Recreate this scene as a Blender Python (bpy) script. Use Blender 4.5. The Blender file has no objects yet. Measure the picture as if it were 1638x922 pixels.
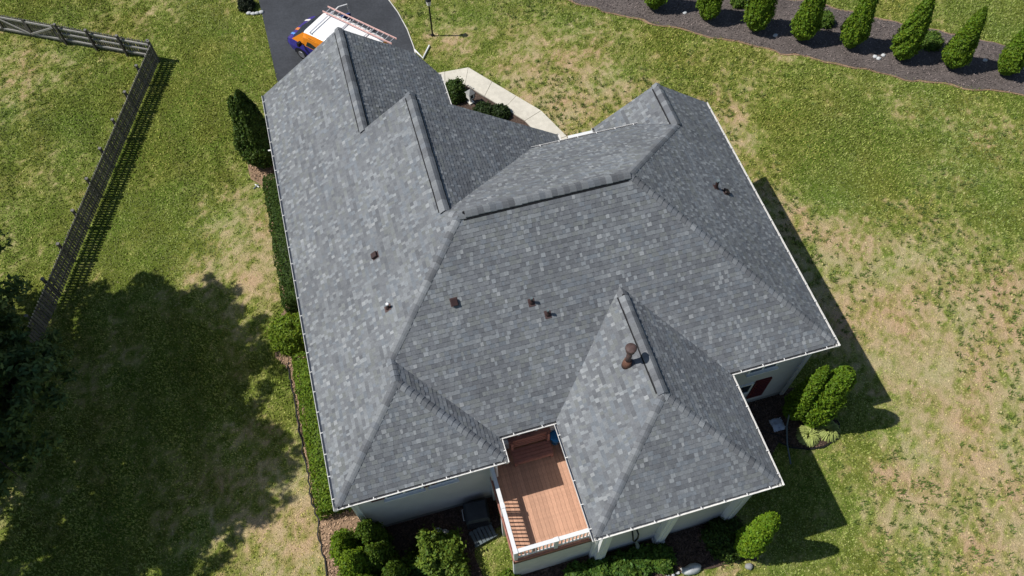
import bpy, math, random
import numpy as np
from mathutils import Vector, Matrix

random.seed(7)
RNG = np.random.default_rng(7)
SC = bpy.context.scene
COL = SC.collection

# ------------------------------------------------------------------ camera
F_PX, PITCH, ROLL, HEAD = 1298.4, 59.641, -1.221, 14.879
CAM = np.array([3.61, -8.129, 30.0])
t_, h_, r_ = (math.radians(a) for a in (PITCH, HEAD, ROLL))
fh = np.array([math.sin(h_), math.cos(h_), 0]); rt = np.array([math.cos(h_), -math.sin(h_), 0]); up = np.array([0, 0, 1.0])
FW = math.cos(t_)*fh - math.sin(t_)*up
UP = math.sin(t_)*fh + math.cos(t_)*up
R2 = math.cos(r_)*rt + math.sin(r_)*UP
U2 = -math.sin(r_)*rt + math.cos(r_)*UP
cd = bpy.data.cameras.new('camera'); cam = bpy.data.objects.new('camera', cd); COL.objects.link(cam)
cd.sensor_width = 36; cd.lens = F_PX/1638*36; cd.clip_end = 2000
cam.matrix_world = Matrix(((R2[0], U2[0], -FW[0], CAM[0]), (R2[1], U2[1], -FW[1], CAM[1]), (R2[2], U2[2], -FW[2], CAM[2]), (0, 0, 0, 1)))
SC.camera = cam

# ------------------------------------------------------------------ light
TO_SUN = Vector((-.712, .20, 1.0)).normalized()
wd = bpy.data.worlds.new('World'); SC.world = wd; wd.use_nodes = True
wn = wd.node_tree.nodes; wl = wd.node_tree.links
bg = wn['Background']; sky = wn.new('ShaderNodeTexSky'); sky.sky_type = 'NISHITA'; sky.sun_disc = False
sky.sun_elevation = math.asin(TO_SUN.z); sky.sun_rotation = math.atan2(TO_SUN.x, TO_SUN.y)
sky.air_density = 1.0; sky.dust_density = .4; sky.ozone_density = 1.0
wl.new(sky.outputs[0], bg.inputs[0]); bg.inputs[1].default_value = .082
sl = bpy.data.lights.new('sun', 'SUN'); sl.energy = 5.0; sl.angle = math.radians(.5); sl.color = (1, .965, .91)
so = bpy.data.objects.new('sun', sl); COL.objects.link(so)
so.rotation_euler = (-TO_SUN).to_track_quat('-Z', 'Y').to_euler(); so.location = (-20, 5, 40)
SC.view_settings.view_transform = 'Standard'; SC.view_settings.look = 'None'
SC.view_settings.exposure = -.11; SC.view_settings.gamma = 1; SC.view_settings.use_curve_mapping = False

# ------------------------------------------------------------------ helpers
def proj(p):
    p = np.asarray(p, float); d = p - CAM; z = d @ FW
    return np.stack([819+F_PX*(d @ R2)/z, 461-F_PX*(d @ U2)/z], -1)
def unp(px, py, z=0.0):
    d = FW + R2*(px-819)/F_PX - U2*(py-461)/F_PX
    return CAM + d*(z-CAM[2])/d[2]

def mat(name, col=(.5, .5, .5), rough=.7, attr=False, var=.0, vscale=4., bump=0., bscale=40., spec=.3, transl=0., metal=0., coat=0., var2=0., v2scale=.6):
    m = bpy.data.materials.new(name); m.use_nodes = True; nt = m.node_tree; N = nt.nodes; L = nt.links
    b = N['Principled BSDF']; b.inputs['Roughness'].default_value = rough; b.inputs['Metallic'].default_value = metal
    b.inputs['Specular IOR Level'].default_value = spec; b.inputs['Coat Weight'].default_value = coat
    tc = N.new('ShaderNodeTexCoord')
    if attr:
        a = N.new('ShaderNodeAttribute'); a.attribute_name = 'Col'; src = a.outputs['Color']
    else:
        a = N.new('ShaderNodeRGB'); a.outputs[0].default_value = (*col, 1); src = a.outputs[0]
    for amt, sc_ in ((var, vscale), (var2, v2scale)):
        if amt > 0:
            n = N.new('ShaderNodeTexNoise'); n.inputs['Scale'].default_value = sc_; n.inputs['Detail'].default_value = 6; n.inputs['Roughness'].default_value = .65
            L.new(tc.outputs['Object'], n.inputs['Vector'])
            mr = N.new('ShaderNodeMapRange'); mr.inputs[1].default_value = .3; mr.inputs[2].default_value = .7
            mr.inputs[3].default_value = 1-amt; mr.inputs[4].default_value = 1+amt
            L.new(n.outputs['Fac'], mr.inputs[0])
            mx = N.new('ShaderNodeMix'); mx.data_type = 'RGBA'; mx.blend_type = 'MULTIPLY'; mx.inputs[0].default_value = 1
            L.new(src, mx.inputs[6]); L.new(mr.outputs[0], mx.inputs[7]); src = mx.outputs[2]
    L.new(src, b.inputs['Base Color'])
    if bump > 0:
        n = N.new('ShaderNodeTexNoise'); n.inputs['Scale'].default_value = bscale; n.inputs['Detail'].default_value = 5
        L.new(tc.outputs['Object'], n.inputs['Vector'])
        bp = N.new('ShaderNodeBump'); bp.inputs['Strength'].default_value = bump; bp.inputs['Distance'].default_value = .03
        L.new(n.outputs['Fac'], bp.inputs['Height']); L.new(bp.outputs[0], b.inputs['Normal'])
    if transl > 0:
        tr = N.new('ShaderNodeBsdfTranslucent'); L.new(src, tr.inputs[0])
        ms = N.new('ShaderNodeMixShader'); ms.inputs[0].default_value = transl
        L.new(b.outputs[0], ms.inputs[1]); L.new(tr.outputs[0], ms.inputs[2]); L.new(ms.outputs[0], N['Material Output'].inputs[0])
    return m

M = dict(
    shingle=mat('shingle_granules', rough=.95, attr=True, var=.16, vscale=22, var2=.12, v2scale=.35, bump=.25, bscale=90, spec=.2),
    deckslab=mat('roof_underlay', (.05, .05, .055), .9),
    vent=mat('vent_black', (.012, .012, .014), .8),
    gutter=mat('white_aluminium', (.78, .77, .74), .4, var=.10, vscale=3, spec=.5),
    trim=mat('white_trim', (.74, .75, .75), .5, var=.06, vscale=5),
    siding=mat('grey_vinyl_siding', (.52, .51, .50), .6, var=.06, vscale=2, bump=.05, bscale=30),
    skirt=mat('pale_skirting', (.66, .64, .58), .7, var=.1, vscale=3),
    glass=mat('window_glass', (.02, .03, .04), .05, spec=.8),
    maroon=mat('maroon_paint', (.11, .018, .022), .5),
    conc=mat('concrete', (.62, .58, .49), .9, var=.10, vscale=5, var2=.08, v2scale=.8, bump=.1, bscale=60),
    found=mat('foundation', (.3, .3, .29), .9, var=.15),
    asphalt=mat('asphalt', (.052, .056, .064), .9, var=.2, vscale=9, var2=.35, v2scale=.35, bump=.3, bscale=120),
    mulch=mat('mulch', (.085, .058, .045), 1., var=.5, vscale=14, var2=.25, v2scale=1.2, bump=.9, bscale=25),
    greymulch=mat('grey_mulch', (.115, .096, .088), 1., var=.45, vscale=16, var2=.25, v2scale=.9, bump=.9, bscale=25),
    chip=mat('wood_chip', attr=True, rough=1., var=.15),
    dirt=mat('bare_dirt', (.27, .18, .115), 1., var=.3, vscale=7, var2=.2, bump=.5),
    deck=mat('deck_board', attr=True, rough=.65, var=.14, vscale=9, bump=.1, bscale=60),
    cedar=mat('brown_bench_wood', (.36, .165, .125), .7, var=.18, vscale=8),
    fence=mat('weathered_fence', attr=True, rough=.9, var=.25, vscale=9, bump=.3, bscale=40),
    rust=mat('rusty_brown_metal', (.088, .056, .050), .6, var=.35, vscale=9, bump=.1),
    rustbase=mat('rust_orange_metal', (.14, .068, .045), .7, var=.35, vscale=9),
    ventbrown=mat('vent_brown', (.045, .025, .024), .6, var=.2),
    boot=mat('vent_boot_red', (.085, .052, .05), .7, var=.2),
    pvc=mat('white_pvc', (.8, .8, .8), .4),
    black=mat('black_metal', (.015, .015, .017), .5),
    dark=mat('dark_grey_metal', (.035, .042, .05), .55, var=.2, vscale=6),
    slat=mat('grey_slat', (.13, .16, .17), .8, var=.2),
    blue=mat('blue_plastic', (.03, .22, .5), .4),
    leaf=mat('leaf', attr=True, rough=.6, transl=.22, spec=.25),
    bark=mat('bark', (.10, .07, .05), .95, var=.3, vscale=12, bump=.6),
    rock=mat('pale_rock', (.55, .56, .56), .9, var=.15, vscale=6, bump=.3, bscale=15),
    paint=mat('van_paint', attr=True, rough=.3, spec=.5, coat=.4),
    tyre=mat('tyre_rubber', (.018, .018, .018), .85),
    rim=mat('wheel_rim', (.4, .4, .42), .35, metal=.6),
    lens=mat('lamp_lens', (.7, .7, .72), .15, spec=.8),
    ladder=mat('salmon_fibreglass', (.76, .47, .42), .5, var=.1),
    alu=mat('aluminium', (.72, .72, .74), .4, metal=.4),
    lantern=mat('lantern_white', (.75, .73, .68), .6, var=.1),
    cloth=mat('pale_cloth', (.5, .55, .65), .9, var=.15),
)

def tag(o, label=None, cat=None, group=None, kind=None):
    if label: o['label'] = label
    if cat: o['category'] = cat
    if group: o['group'] = group
    if kind: o['kind'] = kind
    return o
def empty(name, loc=(0, 0, 0), rz=0, label=None, cat=None, group=None):
    o = bpy.data.objects.new(name, None); COL.objects.link(o); o.location = loc; o.rotation_euler = (0, 0, rz)
    o.empty_display_size = .2
    return tag(o, label, cat, group)
def wloc(o):
    v = Vector((0, 0, 0))
    while o is not None:
        v += Vector(o.location); o = o.parent
    return v
def link(name, me, m, parent=None, loc=(0, 0, 0)):
    o = bpy.data.objects.new(name, me); COL.objects.link(o)
    if m is not None and not me.materials: me.materials.append(m)
    if parent is not None: o.parent = parent
    o.location = loc
    return o

class MB:
    """collects faces; build() links them as ONE mesh object"""
    def __init__(s): s.v = []; s.f = []; s.c = []; s.col = (.5, .5, .5)
    def face(s, pts, col=None):
        i = len(s.v); s.v += [tuple(map(float, p)) for p in pts]; s.f.append(tuple(range(i, i+len(pts)))); s.c.append(col or s.col)
    def mesh(s, verts, faces, col=None):
        i = len(s.v); s.v += [tuple(map(float, p)) for p in verts]
        for f in faces: s.f.append(tuple(i+k for k in f)); s.c.append(col or s.col)
    def box(s, c, d, rz=0, tilt=None, col=None):
        """c centre, d full sizes"""
        x, y, z = d[0]/2, d[1]/2, d[2]/2
        P = [Vector(p) for p in ((-x, -y, -z), (x, -y, -z), (x, y, -z), (-x, y, -z), (-x, -y, z), (x, -y, z), (x, y, z), (-x, y, z))]
        Mx = Matrix.Rotation(rz, 3, 'Z')
        if tilt: Mx = Mx @ Matrix.Rotation(tilt[1], 3, tilt[0])
        C = Vector(c)
        s.mesh([Mx @ p + C for p in P], [(0, 3, 2, 1), (4, 5, 6, 7), (0, 1, 5, 4), (1, 2, 6, 5), (2, 3, 7, 6), (3, 0, 4, 7)], col)
    def bbox(s, lo, hi, col=None):
        s.box([(a+b)/2 for a, b in zip(lo, hi)], [b-a for a, b in zip(lo, hi)], col=col)
    def bar(s, a, b, w, h, col=None, upv=(0, 0, 1)):
        a, b = Vector(a), Vector(b); t = (b-a).normalized(); u = Vector(upv)
        sd = t.cross(u)
        if sd.length < 1e-4: sd = t.cross(Vector((1, 0, 0)))
        sd.normalize(); n = sd.cross(t)
        P = []
        for e in (a, b):
            for i, j in ((-1, -1), (1, -1), (1, 1), (-1, 1)): P.append(e+sd*(i*w/2)+n*(j*h/2))
        s.mesh(P, [(0, 1, 2, 3), (7, 6, 5, 4), (0, 4, 5, 1), (1, 5, 6, 2), (2, 6, 7, 3), (3, 7, 4, 0)], col)
    def tube(s, pts, rad, n=8, col=None, cap=True):
        pts = [Vector(p) for p in pts]; rad = rad if isinstance(rad, (list, tuple)) else [rad]*len(pts)
        V = []; F = []
        for i, p in enumerate(pts):
            t = (pts[min(i+1, len(pts)-1)]-pts[max(i-1, 0)]).normalized()
            a = t.cross(Vector((0, 0, 1)))
            if a.length < 1e-3: a = Vector((1, 0, 0))
            a.normalize(); b = t.cross(a)
            for k in range(n):
                g = 2*math.pi*k/n; V.append(p+(a*math.cos(g)+b*math.sin(g))*rad[i])
        for i in range(len(pts)-1):
            for k in range(n):
                F.append((i*n+k, i*n+(k+1) % n, (i+1)*n+(k+1) % n, (i+1)*n+k))
        if cap: F.append(tuple(range(n-1, -1, -1))); F.append(tuple((len(pts)-1)*n+k for k in range(n)))
        s.mesh(V, F, col)
    def lathe(s, prof, c, n=16, col=None):
        """prof list of (r,z)"""
        V = []; F = []
        for r, z in prof:
            for k in range(n):
                g = 2*math.pi*k/n; V.append((c[0]+r*math.cos(g), c[1]+r*math.sin(g), c[2]+z))
        for i in range(len(prof)-1):
            for k in range(n): F.append((i*n+k, i*n+(k+1) % n, (i+1)*n+(k+1) % n, (i+1)*n+k))
        F.append(tuple(range(n-1, -1, -1))); F.append(tuple((len(prof)-1)*n+k for k in range(n)))
        s.mesh(V, F, col)
    def prism(s, poly, z0, z1, col=None):
        """plan polygon CCW; z0/z1 numbers or functions"""
        a = z0 if callable(z0) else (lambda x, y: z0); b = z1 if callable(z1) else (lambda x, y: z1)
        n = len(poly)
        V = [(x, y, a(x, y)) for x, y in poly]+[(x, y, b(x, y)) for x, y in poly]
        s.mesh(V, [tuple(range(n-1, -1, -1)), tuple(range(n, 2*n))]+[(i, (i+1) % n, n+(i+1) % n, n+i) for i in range(n)], col)
    def me(s, name, off=(0, 0, 0)):
        me = bpy.data.meshes.new(name); ox, oy, oz = off
        me.from_pydata([(x-ox, y-oy, z-oz) for x, y, z in s.v], [], s.f); me.update()
        a = me.attributes.new('Col', 'FLOAT_COLOR', 'FACE')
        a.data.foreach_set('color', np.array([(*c, 1) for c in s.c], np.float32).ravel())
        return me
    def build(s, name, m, parent=None, smooth=False, local=False):
        off = (0, 0, 0) if (local or parent is None) else wloc(parent)
        me = s.me(name, off)
        if smooth: me.polygons.foreach_set('use_smooth', [True]*len(me.polygons))
        return link(name, me, m, parent)

def np_mesh(name, V, F, C=None, smooth=False):
    """V (n,3), F (m,k) equal-size faces, C (m,3) face colours"""
    V = np.asarray(V, np.float32); F = np.asarray(F, np.int32); k = F.shape[1]
    me = bpy.data.meshes.new(name)
    me.vertices.add(len(V)); me.vertices.foreach_set('co', V.ravel())
    me.loops.add(F.size); me.loops.foreach_set('vertex_index', F.ravel())
    me.polygons.add(len(F)); me.polygons.foreach_set('loop_start', np.arange(0, F.size, k, dtype=np.int32))
    me.update(calc_edges=True); me.validate()
    if C is not None:
        a = me.attributes.new('Col', 'FLOAT_COLOR', 'FACE')
        a.data.foreach_set('color', np.concatenate([np.asarray(C, np.float32), np.ones((len(F), 1), np.float32)], 1).ravel())
    if smooth: me.polygons.foreach_set('use_smooth', [True]*len(F))
    return me

def inpoly(x, y, poly):
    r = np.zeros(np.shape(x), bool); n = len(poly)
    for i in range(n):
        x0, y0 = poly[i][:2]; x1, y1 = poly[(i+1) % n][:2]
        if y0 == y1: continue
        r ^= ((y0 > y) != (y1 > y)) & (x < (x1-x0)*(y-y0)/(y1-y0)+x0)
    return r
_LAT = RNG.random((256, 256))
def vnoise(x, y):
    xi = np.floor(x).astype(int); yi = np.floor(y).astype(int); fx = x-xi; fy = y-yi
    fx = fx*fx*(3-2*fx); fy = fy*fy*(3-2*fy); g = lambda a, b: _LAT[a % 256, b % 256]
    return (g(xi, yi)*(1-fx)+g(xi+1, yi)*fx)*(1-fy)+(g(xi, yi+1)*(1-fx)+g(xi+1, yi+1)*fx)*fy
def fbm(x, y, o=5, gain=.55):
    s = 0; a = 1; t = 0; c, sn = math.cos(.6), math.sin(.6)
    for i in range(o):
        s = s+a*vnoise(x+17.3*i, y-9.1*i); t += a; a *= gain; x, y = (c*x-sn*y)*2.03, (sn*x+c*y)*2.03
    return s/t

# ------------------------------------------------------------------ plan of the place (metres; x along the rear eaves, y towards the drive)
S, HE = .72, 5.0
DRIVE = [(-.1, 17.0), (7.1, 17.0), (7.15, 23.0), (7.2, 24.2), (7.15, 25.6), (6.95, 27.0), (6.6, 28.4), (6.0, 30.2), (5.2, 33), (4.6, 60), (-1.5, 60), (-.6, 33), (-.1, 30), (.05, 24)]
BED_LEFT = [(.4, -.9), (.4, 17.5), (-1.5, 17.6), (-1.9, 18.6), (-1.7, 19.6), (-.2, 19.8), (.2, 20.5), (.2, 16), (.39, -.9)]
BED_LEFT = [(.45, -1.9), (.45, 20.0), (-1.1, 20.1), (-1.95, 19.3), (-1.9, 18.0), (-1.35, 17.3), (-1.4, 10.6), (-2.0, 9.6), (-2.05, 8.4), (-1.6, 7.6), (-1.56, 5.4), (-1.5, 3.6), (-1.42, 1.6), (-1.45, .2), (-1.40, -.8), (-1.2, -2.2), (-.9, -3.2), (.4, -3.2)]
BED_REAR = [(.44, -3.2), (.45, .8), (5.0, .8), (5.0, -.75), (4.0, -.9), (3.75, -1.5), (3.9, -2.3), (3.3, -3.2)]
BED_WING = [(4.4, -3.35), (4.8, -2.5), (13.2, -2.5), (13.7, -3.6), (13.4, -4.35), (12.4, -4.2), (11.0, -4.05), (9.6, -4.15), (8.4, -4.4), (6, -4.6), (4.6, -4.3)]
BED_SPIRE = [(13.0, 1.3), (13.0, -2.2), (14.6, -2.0), (16.0, -.6), (16.9, -1.15), (17.6, -1.25), (18.4, -1.0), (18.6, -.4), (18.4, .6), (17.5, 1.3)]
BED_FRONT = [(6.9, 21.0), (9.05, 20.9), (11.3, 17.75), (12.2, 15.9), (12.3, 11.1), (6.9, 11.9)]
WALK = [(7.1, 22.05), (9.55, 21.95), (12.25, 18.1), (12.95, 16.2), (12.95, 12), (11.9, 12), (11.9, 16.0), (11.3, 17.7), (9.1, 20.85), (7.1, 21.0)]
lo = [(9, 29.6), (15.86, 25.39), (20.4, 21.9), (25.54, 18.33), (30.4, 15.05), (35.39, 12.38), (44, 8.2), (70, -4)]
hi = [(72, 0), (46, 11.0), (37.18, 15.09), (31.06, 19.33), (28.73, 21.2), (26.3, 22.4), (22.0, 25.6), (13, 33)]
BED_ROW = lo+hi
HOUSE = [(.4, .4), (5.04, .4), (5.04, 1.2), (7.77, 1.2), (7.77, -2.69), (13.08, -2.69), (13.08, 1.2), (17.02, 1.2), (17.02, 11.95), (13, 11.95), (13, 10.8), (10.6, 10.8), (10.6, 12.05), (6.9, 12.05), (6.9, 17.45), (.4, 17.45)]

# dryness of the lawn: 0 lush, 1 bare tan
def dryness(x, y):
    d = .31+.34*(fbm(x*.16+3, y*.16, 4)-.5)*2
    # (px, py, radius m, weight): worn and lush places read off the lawn
    for px, py, r, w in ((375, 300, 1.6, .38), (385, 420, 2.0, .5), (420, 800, 2.6, .32), (470, 860, 2.0, .35), (400, 900, 2.5, .2),
                         (880, 170, 3.0, .5), (850, 90, 2.5, .25), (1000, 120, 3.5, .3), (720, 62, 1.2, .45), (1180, 215, 1.6, .45), (1230, 330, 2.0, .45),
                         (1330, 420, 2.4, .35), (1430, 400, 3.2, .38), (1560, 470, 3.5, .36), (1500, 560, 3.0, .42), (1600, 620, 3.0, .35), (1590, 760, 3.0, .48),
                         (1480, 800, 2.4, .28), (1400, 760, 1.5, .18), (1340, 480, 2, .25), (1300, 690, .8, .5), (1620, 880, 3, .35), (1440, 180, 1.0, .3), (60, 330, 3, .1), (120, 200, 5, .1), (20, 130, 3, .14), (200, 380, 3, .05),
                         (300, 60, 4, .05), (400, 200, 1.2, .25), (1500, 60, 5, -.12), (1150, 330, 1.0, .3),
                         (700, 40, 3.5, -.14), (780, 80, 3, -.16), (960, 40, 3, -.12), (300, 250, 3.0, -.28), (220, 400, 2.6, -.3), (330, 120, 4, -.06), (50, 15, 3, -.25), (1290, 250, 3, -.3), (1420, 240, 3, -.2), (1300, 120, 4, -.05),
                         (250, 650, 5, -.25), (330, 200, 3.5, -.18), (260, 330, 3.5, -.15), (340, 30, 4, -.12), (1390, 700, 1.6, -.25), (1330, 870, 2, -.3), (1420, 640, 1.2, -.15), (600, 20, 1, 0)):
        c = unp(px, py); rr = r*1.2
        d = d+.72*w*np.exp(-((x-c[0])**2+(y-c[1])**2)/(rr*rr))
    fine = fbm(x*1.1, y*1.1, 4, .65)-.5
    micro = fbm(x*4.2+40, y*4.2, 4, .8)-.5
    d = np.clip(d, .16, 2); d = np.where(d > .38, .38+.25*np.tanh((d-.38)/.25), d)+.42*fine+1.2*micro*(.5+.5*np.clip(d*2.4, 0, 1))
    return np.clip(.46+(d-.46)*1.75, 0, 1)

# ------------------------------------------------------------------ setting
def lawn_grid():
    fx = np.concatenate([-np.geomspace(400, 22, 14)[:-1]-0, np.arange(-22, 48, .16), np.geomspace(48, 400, 14)])
    fy = np.concatenate([-np.geomspace(400, 14, 14)[:-1], np.arange(-14, 42, .16), np.geomspace(42, 400, 14)])
    X, Y = np.meshgrid(fx, fy); nx, ny = len(fx), len(fy)
    D = dryness(X, Y)
    Z = .03*(fbm(X*.7, Y*.7, 3)-.5)-.02
    core = (X > -22) & (X < 48) & (Y > -14) & (Y < 42); Z = np.where(core, Z, -.02)
    V = np.stack([X, Y, Z], -1).reshape(-1, 3)
    i = (np.arange(ny-1)[:, None]*nx+np.arange(nx-1)[None]).reshape(-1)
    me = np_mesh('lawn', V, np.stack([i, i+1, i+1+nx, i+nx], 1), None, True)
    a = me.attributes.new('dry', 'FLOAT', 'POINT'); a.data.foreach_set('value', D.ravel().astype(np.float32))
    m = bpy.data.materials.new('lawn_turf'); m.use_nodes = True; nt = m.node_tree; N = nt.nodes; L = nt.links; b = N['Principled BSDF']
    b.inputs['Roughness'].default_value = 1; b.inputs['Specular IOR Level'].default_value = .1
    at = N.new('ShaderNodeAttribute'); at.attribute_name = 'dry'; tc = N.new('ShaderNodeTexCoord')
    n1 = N.new('ShaderNodeTexNoise'); n1.inputs['Scale'].default_value = 5; n1.inputs['Detail'].default_value = 8; n1.inputs['Roughness'].default_value = .75
    L.new(tc.outputs['Object'], n1.inputs['Vector'])
    ad = N.new('ShaderNodeMath'); ad.operation = 'MULTIPLY_ADD'; ad.inputs[1].default_value = .9; L.new(n1.outputs['Fac'], ad.inputs[0])
    sb = N.new('ShaderNodeMath'); sb.operation = 'ADD'; sb.inputs[1].default_value = -.45; L.new(at.outputs['Fac'], sb.inputs[0]); L.new(sb.outputs[0], ad.inputs[2])
    cr = N.new('ShaderNodeValToRGB'); e = cr.color_ramp.elements
    e[0].position = .02; e[0].color = (.125, .165, .026, 1); e[1].position = .98; e[1].color = (.52, .395, .245, 1)
    for p, c in ((.28, (.215, .245, .056, 1)), (.48, (.305, .288, .105, 1)), (.70, (.42, .345, .175, 1))): q = e.new(p); q.color = c
    L.new(ad.outputs[0], cr.inputs[0])
    n2 = N.new('ShaderNodeTexNoise'); n2.inputs['Scale'].default_value = 30; n2.inputs['Detail'].default_value = 4; L.new(tc.outputs['Object'], n2.inputs['Vector'])
    mr = N.new('ShaderNodeMapRange'); mr.inputs[1].default_value = .3; mr.inputs[2].default_value = .7; mr.inputs[3].default_value = .6; mr.inputs[4].default_value = 1.3; L.new(n2.outputs['Fac'], mr.inputs[0])
    mx = N.new('ShaderNodeMix'); mx.data_type = 'RGBA'; mx.blend_type = 'MULTIPLY'; mx.inputs[0].default_value = 1; L.new(cr.outputs[0], mx.inputs[6]); L.new(mr.outputs[0], mx.inputs[7])
    n3 = N.new('ShaderNodeTexNoise'); n3.inputs['Scale'].default_value = .45; n3.inputs['Detail'].default_value = 5; L.new(tc.outputs['Object'], n3.inputs['Vector'])
    c3 = N.new('ShaderNodeValToRGB'); c3.color_ramp.elements[0].position = .36; c3.color_ramp.elements[0].color = (.92, 1.05, .9, 1); c3.color_ramp.elements[1].position = .66; c3.color_ramp.elements[1].color = (1.08, .97, .96, 1)
    L.new(n3.outputs['Fac'], c3.inputs[0])
    m3 = N.new('ShaderNodeMix'); m3.data_type = 'RGBA'; m3.blend_type = 'MULTIPLY'; m3.inputs[0].default_value = 1; L.new(mx.outputs[2], m3.inputs[6]); L.new(c3.outputs[0], m3.inputs[7])
    L.new(m3.outputs[2], b.inputs['Base Color'])
    bp = N.new('ShaderNodeBump'); bp.inputs['Strength'].default_value = .8; bp.inputs['Distance'].default_value = .08; L.new(n2.outputs['Fac'], bp.inputs['Height']); L.new(bp.outputs[0], b.inputs['Normal'])
    tag(link('lawn', me, m), kind='structure')
lawn_grid()

def sheet(name, poly, z, m, wob=0.):
    """flat bed with an irregular rim, thick enough to stand proud of the turf"""
    P = []
    n = len(poly)
    for i in range(n):
        a, b = np.array(poly[i]), np.array(poly[(i+1) % n]); L = np.linalg.norm(b-a); k = max(1, int(L/.35)) if wob else 1
        k = min(k, 120)
        for j in range(k):
            p = a+(b-a)*j/k
            if wob: p = p+(np.array([vnoise(p[0]*1.7, p[1]*1.7), vnoise(p[0]*1.7+50, p[1]*1.7)])-.5)*wob
            P.append(tuple(p))
    area = sum(P[i-1][0]*P[i][1]-P[i][0]*P[i-1][1] for i in range(len(P)))
    if area < 0: P.reverse()
    b = MB(); b.prism(P, -.12, z); o = b.build(name, m); tag(o, kind='structure'); return o
sheet('driveway', DRIVE, .02, M['asphalt'])
sheet('mulch_bed', BED_LEFT, .03, M['dirt'], .22)
sheet('mulch_bed', BED_REAR, .034, M['mulch'], .2)
sheet('mulch_bed', BED_WING, .03, M['mulch'], .25)
sheet('mulch_bed', BED_SPIRE, .03, M['mulch'], .2)
sheet('mulch_bed', BED_FRONT, .026, M['mulch'], .1)
sheet('mulch_bed', BED_ROW, .03, M['greymulch'], .35)
for edge, o in ((lo, (-.05, -.08)), (hi, (.05, .08))):
    P = edge+[(x+o[0], y+o[1]) for x, y in reversed(edge)]; sheet('bed_margin', P, .018, M['dirt'], .3)
# pale edging along the drive
for pts in ([(7.1, 22.1), (7.15, 23.0), (7.2, 24.2), (7.15, 25.6), (6.95, 27.0), (6.6, 28.4), (6.0, 30.2), (5.2, 33)],):
    b = MB()
    for p, q in zip(pts[:-1], pts[1:]): b.bar((*p, .01), (*q, .01), .045, .05)
    tag(b.build('drive_edging', M['skirt' if pts[0][0] > 1 else 'dirt']), kind='structure')
# concrete path, slab by slab
path = empty('path'); path['kind'] = 'structure'
b = MB(); b.prism([(x, y) for x, y in reversed(WALK)], -.1, .03); b.build('path_bed', M['found'], path)
def slab(poly):
    c = np.mean(np.array(poly), 0); P = [tuple(c+(np.array(p)-c)*.985) for p in poly]
    a = sum(P[i-1][0]*P[i][1]-P[i][0]*P[i-1][1] for i in range(len(P)))
    if a < 0: P.reverse()
    b = MB(); b.prism(P, .0, .075+random.uniform(-.004, .004)); b.build('slab', M['conc'], path)
I_, O_ = [(7.1, 21.0), (9.1, 20.85), (11.3, 17.7), (11.9, 16.0), (11.9, 12.1)], [(7.1, 22.05), (9.55, 21.95), (12.25, 18.1), (12.95, 16.2), (12.95, 12.1)]
for (a0, a1), (b0, b1), n in zip(zip(I_[:-1], I_[1:]), zip(O_[:-1], O_[1:]), (2, 3, 1, 3)):
    L_ = lambda p, q, t: tuple(np.array(p)+(np.array(q)-np.array(p))*t)
    for k in range(n): slab([L_(a0, a1, k/n), L_(b0, b1, k/n), L_(b0, b1, (k+1)/n), L_(a0, a1, (k+1)/n)])

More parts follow.
